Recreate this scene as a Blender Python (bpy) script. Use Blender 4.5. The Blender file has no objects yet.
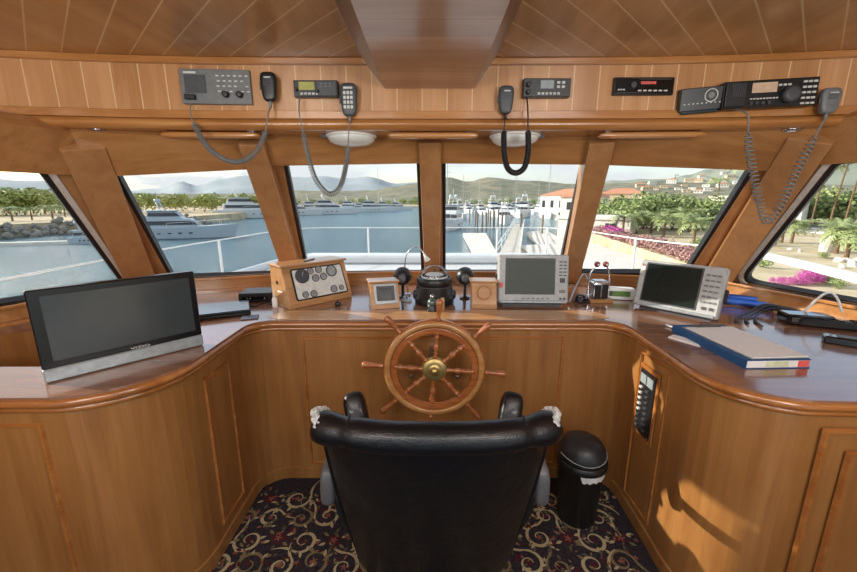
import bpy, math, random
from mathutils import Matrix, Vector
random.seed(7)
R = math.radians
SC = bpy.context.scene
COL = SC.collection
PI = math.pi

# ------------------------------------------------------------------ camera
H = 1.69
F = 380.0
PITCH = R(12.6)
CX, CY = 428.5, 286.0
cp, sp = math.cos(PITCH), math.sin(PITCH)
cam_d = bpy.data.cameras.new('camera')
cam_d.sensor_width = 36.0
cam_d.lens = F * 36.0 / 857.0
cam_d.clip_start = 0.02
cam_d.clip_end = 9000
cam = bpy.data.objects.new('camera', cam_d)
COL.objects.link(cam)
cam.location = (0, 0, H)
cam.rotation_euler = (PI / 2 - PITCH, 0, 0)
SC.camera = cam


# photograph measurements -> places in the cabin (metres; +Y is towards the bow)
def ray(x, y):
    u = (x - CX) / F; v = (y - CY) / F
    return (u, cp - v * sp, -(sp + v * cp))
def at(x, y, Y):
    d = ray(x, y); t = Y / d[1]; return Vector((d[0] * t, Y, H + d[2] * t))
def atz(x, y, z):
    d = ray(x, y); t = (z - H) / d[2]; return Vector((d[0] * t, d[1] * t, z))
def on_plane(x, y, o, n):
    d = Vector(ray(x, y)); c = Vector((0, 0, H))
    t = (o - c).dot(n) / d.dot(n)
    return c + d * t


# ------------------------------------------------------------------ mesh builder
def T(x, y, z): return Matrix.Translation((x, y, z))
def RX(a): return Matrix.Rotation(a, 4, 'X')
def RY(a): return Matrix.Rotation(a, 4, 'Y')
def RZ(a): return Matrix.Rotation(a, 4, 'Z')
I4 = Matrix.Identity(4)


class MB:
    def __init__(self, M=None):
        self.v = []; self.f = []; self.mi = []; self.sm = []; self.M = M or I4; self.m = 0

    def add(self, vs, fs, smooth=False, M=None):
        b = len(self.v); MM = self.M @ M if M is not None else self.M
        self.v += [tuple(MM @ Vector(p)) for p in vs]
        self.f += [tuple(b + i for i in f) for f in fs]
        self.mi += [self.m] * len(fs); self.sm += [smooth] * len(fs)
        return self

    def box(self, x0, x1, y0, y1, z0, z1, M=None, bev=0.0):
        if bev > 0:
            b = bev; vs = []; fs = []
            # chamfered box: each corner is three vertices
            idx = {}
            for ix, X, sx in ((0, x0, 1), (1, x1, -1)):
                for iy, Y, sy in ((0, y0, 1), (1, y1, -1)):
                    for iz, Z, sz in ((0, z0, 1), (1, z1, -1)):
                        idx[ix, iy, iz] = len(vs)
                        vs += [(X, Y + sy * b, Z + sz * b), (X + sx * b, Y, Z + sz * b), (X + sx * b, Y + sy * b, Z)]
            g = lambda ix, iy, iz, k: idx[ix, iy, iz] + k
            for ix in (0, 1):
                q = [g(ix, 0, 0, 0), g(ix, 1, 0, 0), g(ix, 1, 1, 0), g(ix, 0, 1, 0)]
                fs.append(q[::-1] if ix == 0 else q)
            for iy in (0, 1):
                q = [g(0, iy, 0, 1), g(1, iy, 0, 1), g(1, iy, 1, 1), g(0, iy, 1, 1)]
                fs.append(q if iy == 0 else q[::-1])
            for iz in (0, 1):
                q = [g(0, 0, iz, 2), g(1, 0, iz, 2), g(1, 1, iz, 2), g(0, 1, iz, 2)]
                fs.append(q[::-1] if iz == 0 else q)
            for a in (0, 1):
                for c in (0, 1):
                    fs.append((g(a, c, 0, 0), g(a, c, 1, 0), g(a, c, 1, 1), g(a, c, 0, 1)) if (a + c) % 2 == 0 else (g(a, c, 0, 1), g(a, c, 1, 1), g(a, c, 1, 0), g(a, c, 0, 0)))
                    fs.append((g(a, 0, c, 2), g(a, 1, c, 2), g(a, 1, c, 0), g(a, 0, c, 0)) if (a + c) % 2 == 0 else (g(a, 0, c, 0), g(a, 1, c, 0), g(a, 1, c, 2), g(a, 0, c, 2)))
                    fs.append((g(0, a, c, 1), g(1, a, c, 1), g(1, a, c, 2), g(0, a, c, 2)) if (a + c) % 2 == 1 else (g(0, a, c, 2), g(1, a, c, 2), g(1, a, c, 1), g(0, a, c, 1)))
                    for e in (0, 1):
                        k = idx[a, c, e]
                        fs.append((k, k + 1, k + 2) if (a + c + e) % 2 == 0 else (k + 2, k + 1, k))
            return self.add(vs, fs, False, M)
        vs = [(x, y, z) for z in (z0, z1) for y in (y0, y1) for x in (x0, x1)]
        fs = [(0, 2, 3, 1), (4, 5, 7, 6), (0, 1, 5, 4), (2, 6, 7, 3), (0, 4, 6, 2), (1, 3, 7, 5)]
        return self.add(vs, fs, False, M)

    def prism(self, poly, z0, z1, M=None, smooth=False):
        n = len(poly)
        vs = [(p[0], p[1], z0) for p in poly] + [(p[0], p[1], z1) for p in poly]
        self.add(vs, [tuple(range(n))[::-1], tuple(range(n, 2 * n))], False, M)
        self.add(vs, [(i, (i + 1) % n, n + (i + 1) % n, n + i) for i in range(n)], smooth, M)
        return self

    def lathe(self, prof, M=None, seg=24, smooth=True):
        vs = []; fs = []; n = len(prof)
        for k in range(seg):
            a = 2 * PI * k / seg
            for r, z in prof: vs.append((r * math.cos(a), r * math.sin(a), z))
        for k in range(seg):
            k2 = (k + 1) % seg
            for i in range(n - 1):
                fs.append((k * n + i, k2 * n + i, k2 * n + i + 1, k * n + i + 1))
        closed = prof[0] == prof[-1]
        if prof[0][0] > 1e-5 and not closed: fs.append(tuple(k * n for k in range(seg))[::-1])
        if prof[-1][0] > 1e-5 and not closed: fs.append(tuple(k * n + n - 1 for k in range(seg)))
        return self.add(vs, fs, smooth, M)

    def cyl(self, r, z0, z1, M=None, seg=20, r2=None):
        r2 = r if r2 is None else r2
        vs = []
        for z, q in ((z0, r), (z1, r2)):
            vs += [(q * math.cos(2 * PI * k / seg), q * math.sin(2 * PI * k / seg), z) for k in range(seg)]
        self.add(vs, [tuple(range(seg))[::-1], tuple(range(seg, 2 * seg))], False, M)
        return self.add(vs, [(i, (i + 1) % seg, seg + (i + 1) % seg, seg + i) for i in range(seg)], True, M)

    def sphere(self, r, M=None, seg=20, rings=12, a0=-90, a1=90):
        prof = []
        for i in range(rings + 1):
            a = R(a0 + (a1 - a0) * i / rings); prof.append((max(r * math.cos(a), 0.0), r * math.sin(a)))
        return self.lathe(prof, M, seg)

    def superell(self, a, b, c, e1=.35, e2=.35, M=None, nu=32, nv=18):
        def s(t, e): return math.copysign(abs(t) ** e, t)
        vs = []; fs = []
        for j in range(nv + 1):
            ph = -PI / 2 + PI * j / nv
            for i in range(nu):
                th = 2 * PI * i / nu
                vs.append((a * s(math.cos(ph), e1) * s(math.cos(th), e2), b * s(math.cos(ph), e1) * s(math.sin(th), e2), c * s(math.sin(ph), e1)))
        for j in range(nv):
            for i in range(nu):
                i2 = (i + 1) % nu
                fs.append((j * nu + i, j * nu + i2, (j + 1) * nu + i2, (j + 1) * nu + i))
        return self.add(vs, fs, True, M)

    def tube(self, pts, r, seg=8, closed=False, M=None, rz=None):
        pts = [Vector(p) for p in pts]; n = len(pts); vs = []; fs = []
        rr = r if isinstance(r, (list, tuple)) else [r] * n
        up = None
        for i in range(n):
            a = pts[(i - 1) % n] if (closed or i > 0) else pts[0]
            b = pts[(i + 1) % n] if (closed or i < n - 1) else pts[-1]
            t = (b - a)
            t = t.normalized() if t.length > 1e-9 else Vector((0, 0, 1))
            if up is None:
                up = Vector((0, 0, 1)) if abs(t.z) < .9 else Vector((1, 0, 0))
            s = t.cross(up)
            if s.length < 1e-6: s = t.cross(Vector((0.3, 1, 0.2)))
            s.normalize(); up = s.cross(t).normalized()
            for k in range(seg):
                q = 2 * PI * k / seg
                vs.append(tuple(pts[i] + (s * math.cos(q) + up * math.sin(q)) * rr[i]))
        for i in range(n if closed else n - 1):
            j = (i + 1) % n
            for k in range(seg):
                k2 = (k + 1) % seg
                fs.append((i * seg + k, i * seg + k2, j * seg + k2, j * seg + k))
        self.add(vs, fs, True, M)
        if not closed:
            self.add(vs[:seg], [tuple(range(seg))[::-1]], False, M)
            self.add(vs[-seg:], [tuple(range(seg))], False, M)
        return self

    def build(self, name, mats, parent=None, bevel=0.0, bseg=2):
        me = bpy.data.meshes.new(name)
        me.from_pydata(self.v, [], self.f)
        for p, mi, s in zip(me.polygons, self.mi, self.sm):
            p.material_index = mi; p.use_smooth = s
        for m in (mats if isinstance(mats, (list, tuple)) else [mats]): me.materials.append(m)
        me.update()
        o = bpy.data.objects.new(name, me); COL.objects.link(o)
        if parent: o.parent = parent
        if bevel > 0:
            md = o.modifiers.new('bevel', 'BEVEL'); md.width = bevel; md.segments = bseg; md.limit_method = 'ANGLE'; md.angle_limit = R(35)
        return o


def tag(o, label, cat, group=None, kind=None):
    if label: o['label'] = label
    if cat: o['category'] = cat
    if group: o['group'] = group
    if kind: o['kind'] = kind
    return o
def structure(o): o['kind'] = 'structure'; return o
def empty(name, loc, rz=0.0, rx=0.0, label=None, cat=None, group=None, sc=1.0):
    o = bpy.data.objects.new(name, None); COL.objects.link(o); o.empty_display_size = .05
    o.location = loc; o.rotation_euler = (rx, 0, rz); o.scale = (sc, sc, sc)
    tag(o, label, cat, group); return o
def copy_tree(o, parent=None):
    c = o.copy(); COL.objects.link(c)
    if parent: c.parent = parent
    for ch in [x for x in bpy.data.objects if x.parent == o]: copy_tree(ch, c)
    return c


# ------------------------------------------------------------------ materials
def srgb(r, g, b):
    return tuple(((c / 255.0) / 12.92 if c / 255.0 <= .04045 else ((c / 255.0 + .055) / 1.055) ** 2.4) for c in (r, g, b)) + (1.0,)


class N:
    def __init__(self, name):
        self.mat = bpy.data.materials.new(name); self.mat.use_nodes = True
        self.nt = self.mat.node_tree; self.nt.nodes.clear()
        self.out = self.new('ShaderNodeOutputMaterial'); self.p = self.new('ShaderNodeBsdfPrincipled')
        self.link(self.p.outputs[0], self.out.inputs[0])
        self._tc = None
    def new(self, t, **k):
        n = self.nt.nodes.new(t)
        for a, b in k.items(): setattr(n, a, b)
        return n
    def link(self, a, b): self.nt.links.new(a, b)
    def coord(self):
        if not self._tc: self._tc = self.new('ShaderNodeTexCoord')
        return self._tc.outputs['Object']
    def mapped(self, s):
        m = self.new('ShaderNodeMapping'); m.inputs['Scale'].default_value = s
        self.link(self.coord(), m.inputs[0]); return m.outputs[0]
    def noise(self, vec, scale, detail=3, rough=.55, dist=0):
        n = self.new('ShaderNodeTexNoise'); self.link(vec, n.inputs['Vector'])
        n.inputs['Scale'].default_value = scale; n.inputs['Detail'].default_value = detail
        n.inputs['Roughness'].default_value = rough; n.inputs['Distortion'].default_value = dist
        return n.outputs['Fac']
    def ramp(self, fac, stops):
        r = self.new('ShaderNodeValToRGB'); self.link(fac, r.inputs[0]); e = r.color_ramp.elements
        while len(e) < len(stops): e.new(.5)
        for i, (p, c) in enumerate(stops): e[i].position = p; e[i].color = c
        return r.outputs[0]
    def math(self, op, a, b=None, c=None):
        m = self.new('ShaderNodeMath', operation=op)
        for i, q in enumerate((a, b, c)):
            if q is None: continue
            if isinstance(q, (int, float)): m.inputs[i].default_value = q
            else: self.link(q, m.inputs[i])
        return m.outputs[0]
    def mix(self, f, a, b, mode='MIX'):
        m = self.new('ShaderNodeMix', data_type='RGBA', blend_type=mode)
        for i, q in ((0, f), (6, a), (7, b)):
            if isinstance(q, (int, float, tuple)): m.inputs[i].default_value = q
            else: self.link(q, m.inputs[i])
        return m.outputs[2]
    def bump(self, h, strength=.3, dist=.01):
        b = self.new('ShaderNodeBump'); b.inputs['Strength'].default_value = strength; b.inputs['Distance'].default_value = dist
        self.link(h, b.inputs['Height']); self.link(b.outputs[0], self.p.inputs['Normal'])
    def set(self, **k):
        for a, b in k.items():
            self.p.inputs[{'color': 'Base Color', 'rough': 'Roughness', 'metal': 'Metallic', 'coat': 'Coat Weight', 'coatr': 'Coat Roughness', 'spec': 'Specular IOR Level', 'trans': 'Transmission Weight', 'sub': 'Subsurface Weight'}[a]].default_value = b
        return self


def plain(name, c, rough=.5, metal=0.0, coat=0.0, var=.12, scale=40, bump=0.0, spec=.5):
    n = N(name); n.set(rough=rough, metal=metal, coat=coat, spec=spec)
    f = n.noise(n.coord(), scale, 2)
    d = tuple(x * (1 - var) for x in c[:3]) + (1,); l = tuple(min(1, x * (1 + var)) for x in c[:3]) + (1,)
    n.link(n.ramp(f, [(.3, d), (.7, l)]), n.p.inputs['Base Color'])
    if bump: n.bump(f, bump, .002)
    return n.mat


def wood(name, dark, mid, light, grain='z', rough=.28, planks=None, coat=.25, joint=None, scale=1.0):
    """planks: (kind, width, offset, half joint width)"""
    n = N(name); n.set(rough=rough, coat=coat); n.p.inputs['Coat Roughness'].default_value = .12
    st = {'x': (1.2, 14, 14), 'y': (14, 1.2, 14), 'z': (14, 14, 1.2)}[grain]
    vec = n.mapped(tuple(q * scale for q in st))
    g1 = n.noise(vec, 1.0, 4, .6, .6)
    st2 = {'x': (3, 160, 160), 'y': (160, 3, 160), 'z': (160, 160, 3)}[grain]
    g2 = n.noise(n.mapped(tuple(q * scale for q in st2)), 1.0, 2, .5)
    big = n.noise(n.coord(), 1.7, 2)
    f = n.math('ADD', n.math('MULTIPLY', g1, .62), n.math('ADD', n.math('MULTIPLY', g2, .12), n.math('MULTIPLY', big, .28)))
    if planks:
        kind, w, off, jw = planks
        s = n.new('ShaderNodeSeparateXYZ'); n.link(n.coord(), s.inputs[0])
        if kind == 'x': q = s.outputs[0]
        elif kind == 'y': q = s.outputs[1]
        else: q = n.math('ADD', n.math('SUBTRACT', s.outputs[1], n.math('ABSOLUTE', s.outputs[0])), n.math('MULTIPLY', n.math('GREATER_THAN', s.outputs[0], 0.0), .045))
        q = n.math('DIVIDE', n.math('ADD', q, off + 50 * w), w)
        fr = n.math('FRACT', q); idn = n.math('FLOOR', q)
        wn = n.new('ShaderNodeTexWhiteNoise', noise_dimensions='1D'); n.link(idn, wn.inputs['W'])
        f = n.math('ADD', n.math('MULTIPLY', n.math('SUBTRACT', wn.outputs[0], .5), .14), f)
    c = n.ramp(f, [(.34, dark), (.5, mid), (.68, light)])
    if planks:
        dd = n.math('ABSOLUTE', n.math('SUBTRACT', fr, .5))
        j = n.math('GREATER_THAN', dd, .5 - jw / w)
        c = n.mix(j, c, joint)
        n.bump(n.math('SUBTRACT', 1.0, j), .5, .004)
    n.link(c, n.p.inputs['Base Color'])
    return n.mat


W_D, W_M, W_L = srgb(132, 86, 44), srgb(150, 102, 55), srgb(164, 117, 68)
M = {}
M['wood'] = wood('honey_teak', W_D, W_M, W_L, 'z')
M['woodx'] = wood('honey_teak_across', srgb(148, 100, 56), srgb(172, 121, 72), srgb(190, 140, 90), 'x')
M['woodmull'] = wood('mullion_teak', srgb(158, 110, 68), srgb(172, 124, 80), srgb(184, 136, 92), 'z')
M['header'] = wood('header_boards', srgb(170, 118, 72), srgb(190, 137, 89), srgb(206, 154, 107), 'z', .35, ('x', .118, .03, .0026), joint=srgb(222, 184, 142))
M['ceil'] = wood('ceiling_boards', srgb(158, 110, 62), srgb(180, 130, 78), srgb(198, 148, 94), 'y', .3, ('chev', .153, -.087, .0042), joint=srgb(214, 178, 132), scale=.6)  # pale joint colour paints in the light caught by the board grooves
M['duct'] = wood('ceiling_box_boards', srgb(158, 114, 84), srgb(176, 132, 100), srgb(192, 148, 116), 'x', .3, ('y', .115, .02, .002), joint=srgb(150, 98, 62), coat=.35)
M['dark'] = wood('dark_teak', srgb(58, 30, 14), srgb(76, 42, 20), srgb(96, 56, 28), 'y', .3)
M['trim'] = wood('trim_teak', srgb(150, 96, 46), srgb(176, 118, 64), srgb(196, 140, 84), 'x', .22, coat=.5)
M['counter'] = wood('counter_laminate', srgb(118, 80, 58), srgb(138, 97, 73), srgb(156, 114, 88), 'x', .17, coat=.7)
M['edge'] = wood('counter_edge', srgb(134, 80, 36), srgb(160, 100, 50), srgb(182, 122, 68), 'x', .18, coat=.6)
M['wheelwood'] = wood('wheel_teak', srgb(126, 68, 32), srgb(158, 92, 50), srgb(180, 116, 70), 'x', .25, coat=.5, scale=3)
M['rimwood'] = wood('wheel_rim_teak', srgb(150, 100, 54), srgb(176, 126, 74), srgb(196, 148, 96), 'x', .25, coat=.5, scale=3)
M['boxwood'] = wood('instrument_box_teak', srgb(160, 114, 74), srgb(182, 136, 92), srgb(202, 158, 114), 'x', .3, coat=.4, scale=2)
M['black'] = plain('black_plastic', srgb(26, 26, 28), .38)
M['radioblack'] = plain('radio_black', srgb(13, 13, 15), .35)
M['blackg'] = plain('gloss_black_plastic', srgb(14, 15, 17), .12, coat=.5)
M['gasket'] = plain('black_rubber', srgb(30, 30, 33), .5)
M['dgrey'] = plain('dark_grey_plastic', srgb(70, 72, 75), .45)
M['grey'] = plain('radar_grey_plastic', srgb(168, 170, 170), .4)
M['mgrey'] = plain('mid_grey_panel', srgb(112, 114, 114), .45)
M['silver'] = plain('silver_plastic', srgb(156, 164, 168), .3, .3)
M['white'] = plain('white_plastic', srgb(232, 232, 228), .4, var=.03)
M['chrome'] = plain('chrome', srgb(205, 205, 208), .14, 1.0)
M['steel'] = plain('steel', srgb(170, 172, 175), .3, 1.0)
M['alu'] = plain('window_aluminium', srgb(216, 212, 206), .35, .1)
M['brass'] = plain('brass', srgb(196, 172, 112), .42, .85)
M['screen'] = plain('dark_screen', srgb(74, 82, 76), .5, var=.04, spec=.3)
M['screen2'] = plain('dark_teal_screen', srgb(22, 36, 36), .1, var=.04)
M['tvscreen'] = plain('tv_screen', srgb(60, 64, 66), .16, var=.05, scale=6)
M['lcd'] = plain('green_lcd', srgb(150, 148, 40), .3)
M['lcdo'] = plain('orange_lcd', srgb(206, 176, 150), .3)
M['lcdg'] = plain('grey_lcd', srgb(140, 150, 150), .3)
M['label'] = plain('label_white', srgb(210, 210, 205), .5)
M['red'] = plain('red_plastic', srgb(150, 30, 26), .3)
M['darkred'] = plain('dark_red_knob', srgb(130, 50, 48), .3, coat=.5)
M['blue'] = plain('blue_cable', srgb(30, 72, 150), .45)
M['binder'] = plain('blue_binder', srgb(28, 78, 128), .45)
M['paper'] = plain('paper', srgb(226, 222, 220), .8, var=.03)
M['pink'] = plain('red_tab', srgb(214, 92, 84), .6)
M['green'] = plain('green_panel', srgb(90, 128, 60), .5)
M['lampglass'] = plain('lamp_opal_glass', srgb(226, 228, 222), .25, var=.03)
M['cordgrey'] = plain('grey_cord', srgb(128, 128, 126), .45)
M['greybrown'] = plain('arm_grey', srgb(88, 88, 90), .5)
M['worn'] = plain('worn_lining', srgb(176, 176, 174), .8, var=.3, scale=90)
M['bag'] = plain('white_bag', srgb(206, 206, 206), .5)


def leather():
    n = N('black_leather'); n.set(rough=.36, coat=.12, spec=.4); n.p.inputs['Base Color'].default_value = srgb(11, 12, 16)
    v = n.new('ShaderNodeTexVoronoi'); v.inputs['Scale'].default_value = 260; n.link(n.coord(), v.inputs['Vector'])
    w = n.noise(n.coord(), 9, 4, .6, .5)
    n.bump(n.math('ADD', n.math('MULTIPLY', v.outputs['Distance'], .12), n.math('MULTIPLY', w, 1.2)), .35, .012)
    return n.mat
M['leather'] = leather()


def thin_glass(name, tint, gl=.06):
    n = N(name); nt = n.nt; nt.nodes.remove(n.p)
    tr = n.new('ShaderNodeBsdfTransparent'); tr.inputs[0].default_value = tint
    g = n.new('ShaderNodeBsdfGlossy'); g.inputs['Roughness'].default_value = .02
    lw = n.new('ShaderNodeLayerWeight'); lw.inputs[0].default_value = .5
    fr = n.math('MULTIPLY_ADD', n.math('POWER', lw.outputs['Facing'], 4.0), gl * 6, gl * .35)
    mx = n.new('ShaderNodeMixShader')
    n.link(fr, mx.inputs[0]); n.link(tr.outputs[0], mx.inputs[1]); n.link(g.outputs[0], mx.inputs[2]); n.link(mx.outputs[0], n.out.inputs[0])
    return n.mat
M['glass'] = thin_glass('window_glass', (.96, .97, .97, 1))
M['domeglass'] = thin_glass('dome_glass', (.9, .92, .95, 1))


def gelcoat():
    return plain('white_gelcoat', srgb(214, 216, 216), .3, var=.03, scale=3)
M['gel'] = gelcoat()

# ================================================================== SETTING: room
Zc = 1.04            # counter top
# windscreen polygon: sill points and head points
B = [Vector(p) for p in [(-2.66, 1.2, 1.14), (-2.06, 2.68, 1.14), (-1.06, 2.99, 1.14), (0.03, 3.11, 1.14), (1.13, 3.02, 1.14), (2.14, 2.78, 1.14), (2.62, 1.2, 1.14)]]
Tt = [Vector(p) for p in [(-2.16, 1.2, 1.835), (-1.77, 2.1, 1.85), (-.953, 2.3, 1.894), (0.01, 2.4, 1.914), (.953, 2.32, 1.907), (1.91, 2.1, 1.886), (2.25, 1.2, 1.85)]]
# window corners in the photograph: TL TR BR BL (glass opening on the outer plane), None = measured in metres
WP = [None,
      [(112, 168), (262, 161), (300, 273), (172, 278)],
      [(283, 158), (420, 156), (424, 273), (307, 275)],
      [(442, 156), (586, 157), (560, 273), (443, 273)],
      [(599, 157), (757, 162), (686, 273), (567, 272)],
      None]
names = ['left', 'front_left', 'front_center_left', 'front_center_right', 'front_right', 'right']


def ray_poly(c, d, poly):
    best = None
    n = len(poly)
    for i in range(n):
        a = poly[i]; b = poly[(i + 1) % n]
        ex, ey = b[0] - a[0], b[1] - a[1]
        den = d[0] * ey - d[1] * ex
        if abs(den) < 1e-12: continue
        t = ((a[0] - c[0]) * ey - (a[1] - c[1]) * ex) / den
        s = ((a[0] - c[0]) * d[1] - (a[1] - c[1]) * d[0]) / den
        if t > 0 and -1e-6 <= s <= 1 + 1e-6:
            if best is None or t < best: best = t
    return (c[0] + d[0] * best, c[1] + d[1] * best)
def rounded(poly, r, k=6):
    out = []; n = len(poly)
    for i in range(n):
        p0 = Vector(poly[i - 1]); p1 = Vector(poly[i]); p2 = Vector(poly[(i + 1) % n])
        rr = r[i] if isinstance(r, (list, tuple)) else r
        a = (p0 - p1).normalized(); b = (p2 - p1).normalized()
        ang = a.angle(b); d = rr / math.tan(ang / 2)
        s = p1 + a * d; e = p1 + b * d
        for j in range(k + 1):
            t = j / k
            out.append(tuple(s * (1 - t) ** 2 + p1 * 2 * t * (1 - t) + e * t * t))
    return out
def shrink(poly, d):
    out = []; n = len(poly)
    area = sum(poly[i][0] * poly[(i + 1) % n][1] - poly[(i + 1) % n][0] * poly[i][1] for i in range(n))
    sg = 1 if area > 0 else -1
    for i in range(n):
        a = Vector(poly[i - 1]); p = Vector(poly[i]); b = Vector(poly[(i + 1) % n])
        e1 = (p - a); e2 = (b - p)
        if e1.length < 1e-7: e1 = e2
        if e2.length < 1e-7: e2 = e1
        n1 = Vector((-e1.y, e1.x)).normalized() * sg; n2 = Vector((-e2.y, e2.x)).normalized() * sg
        m = n1 + n2
        m = m / max(m.length_squared, .5) * 2
        out.append((p.x + m.x * d, p.y + m.y * d))
    return out
def ring(mb, outer, inner, z0, z1, Mx):
    """slab with a hole; outer / inner convex 2D polygons"""
    cx = sum(p[0] for p in inner) / len(inner); cy = sum(p[1] for p in inner) / len(inner)
    angs = sorted(set(round(math.atan2(p[1] - cy, p[0] - cx), 6) for p in list(inner) + list(outer)))
    vs = []; n = len(angs)
    for a in angs:
        d = (math.cos(a), math.sin(a))
        o = ray_poly((cx, cy), d, outer); i = ray_poly((cx, cy), d, inner)
        vs += [(o[0], o[1], z0), (o[0], o[1], z1), (i[0], i[1], z0), (i[0], i[1], z1)]
    fs = []
    for k in range(n):
        a = 4 * k; b = 4 * ((k + 1) % n)
        fs += [(a + 1, b + 1, b + 3, a + 3), (a, a + 2, b + 2, b), (a, b, b + 1, a + 1), (a + 2, a + 3, b + 3, b + 2)]
    mb.add(vs, fs, False, Mx)


win_no = 0
wall_planes = []
for i in range(6):
    b0, b1, t0, t1 = B[i], B[i + 1], Tt[i], Tt[i + 1]
    ex = (b1 - b0).normalized()
    up = ((t0 + t1) - (b0 + b1)); up = (up - ex * up.dot(ex)).normalized()
    nrm = ex.cross(up)
    if nrm.dot(Vector((0, 0, 1.4)) - b0) < 0: nrm = -nrm
    o = (b0 + b1) / 2
    Mx = Matrix(((ex.x, up.x, nrm.x, o.x), (ex.y, up.y, nrm.y, o.y), (ex.z, up.z, nrm.z, o.z), (0, 0, 0, 1)))
    inv = Mx.inverted()
    def loc(p): q = inv @ p; return (q.x, q.y)
    if WP[i]:
        hole = [loc(on_plane(x, y, o, nrm)) for x, y in WP[i]]
        rad = .035
    elif i == 0:
        c1 = loc(on_plane(41, 166, o, nrm)); c2 = loc(on_plane(126, 284, o, nrm))
        a1 = loc(b0); a2 = loc(on_plane(0, 304, o, nrm)); a0 = loc(on_plane(0, 165, o, nrm))
        L = a1[0] + .12
        ext = lambda p, q: (L, p[1] + (q[1] - p[1]) * (L - p[0]) / (q[0] - p[0]))
        hole = [(L + .24, c1[1]), c1, c2, ext(c2, a2)]
        rad = [.03, .07, .05, .03]
    else:
        c1 = loc(on_plane(838, 158, o, nrm)); c2 = loc(on_plane(739, 281, o, nrm))
        a2 = loc(on_plane(857, 303, o, nrm))
        L = loc(b1)[0] - .12
        ext = lambda p, q: (L, p[1] + (q[1] - p[1]) * (L - p[0]) / (q[0] - p[0]))
        hole = [c1, (L - .14, c1[1]), ext(c2, a2), c2]
        rad = [.07, .03, .03, .08]
    tl_, tr_ = hole[0], hole[1]
    hole = rounded(hole, rad)
    x0 = loc(b0)[0]; x1 = loc(b1)[0]
    def side(p, q, y):   # border line along the mullion axis, prolonged up and down
        a = Vector(loc(p)); c = Vector(loc(q)); s = (c - a) / (c.y - a.y); r_ = a + s * (y - a.y); return (r_.x, r_.y)
    hi = loc((t0 + t1) / 2)[1] + .245
    lo = -.13
    outer = [side(b0, t0, lo), side(b1, t1, lo), side(b1, t1, hi), side(b0, t0, hi)]
    mb = MB(); mb.m = 0
    ring(mb, outer, hole, -.03, .03, Mx)
    wall_planes.append((Mx, nrm))
    wall = mb.build('wall_' + names[i], [M['woodmull']], bevel=.004)
    structure(wall)
    win_no += 1
    mb = MB(); ring(mb, shrink(hole, -.004), shrink(hole, .022), -.02, .022, Mx)
    fr = structure(mb.build('window_%d' % win_no, M['gasket']))
    if i in (0, 5):
        mb = MB(); ring(mb, shrink(hole, -.026), shrink(hole, -.001), .02, .036, Mx)
        mb.build('aluminium_trim', M['alu'], fr)
    htop = max(p[1] for p in hole)
    pl_, pr_ = tl_, tr_
    sl = (pr_[1] - pl_[1]) / (pr_[0] - pl_[0]) if WP[i] else 0.0
    yl = lambda x: (pl_[1] if WP[i] else htop) + sl * (x - pl_[0]) + .004
    A_ = side(b0, t0, yl(pl_[0])); B_ = side(b1, t1, yl(pr_[0]))
    mb = MB(); mb.prism([(A_[0], yl(A_[0])), (B_[0], yl(B_[0])), outer[2], outer[3]], .028, .075, Mx); structure(mb.build('trim_fascia_' + names[i], M['woodx'], bevel=.004))
    mb = MB(); mb.prism(shrink(hole, .012), .0, .006, Mx); mb.build('pane', M['glass'], fr)

# mullion covers
for i in range(1, 6):
    a = B[i]; t = Tt[i]
    d = (t - a).normalized(); a2 = a - d * .08; t2 = t + d * .22
    n_in = wall_planes[i - 1][1] + wall_planes[i][1]; n_in = (n_in - d * n_in.dot(d)).normalized()
    s = d.cross(n_in)
    wd = {1: .085, 2: .064, 3: .06, 4: .064, 5: .085}[i]
    base = .112
    vs = []
    for p in (a2, t2):
        for sx, nz in ((-1, -.02), (1, -.02), (1, base + .014), (-1, base + .014)):
            vs.append(tuple(p + s * wd * sx + n_in * nz))
    mb = MB(); mb.add(vs, [(0, 1, 2, 3), (7, 6, 5, 4), (0, 4, 5, 1), (1, 5, 6, 2), (2, 6, 7, 3), (3, 7, 4, 0)])
    structure(mb.build('trim_%d' % i, M['woodmull'], bevel=.006))

# aft side walls (behind the camera's view)
for s, nm in ((-1, 'wall_left_aft'), (1, 'wall_right_aft')):
    X = 2.62 * s; Xt = 2.18 * s
    mb = MB()
    vs = []
    for y in (-.9, 1.22):
        vs += [(X, y, 0), (X, y, 1.14), (Xt, y, 2.36), (Xt + .08 * s, y, 2.36), (X + .08 * s, y, 1.14), (X + .08 * s, y, 0)]
    mb.add(vs, [(0, 1, 2, 3, 4, 5), (11, 10, 9, 8, 7, 6)] + [(k, 6 + k, 6 + (k + 1) % 6, (k + 1) % 6) for k in range(6)])
    structure(mb.build(nm, M['wood']))
for s, nm in ((-1, 'wall_left_upper'), (1, 'wall_right_upper')):
    mb = MB(); mb.box(min(s * 2.06, s * 2.3), max(s * 2.06, s * 2.3), 1.15, 2.0, 1.99, 2.36); structure(mb.build(nm, M['header']))
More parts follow.
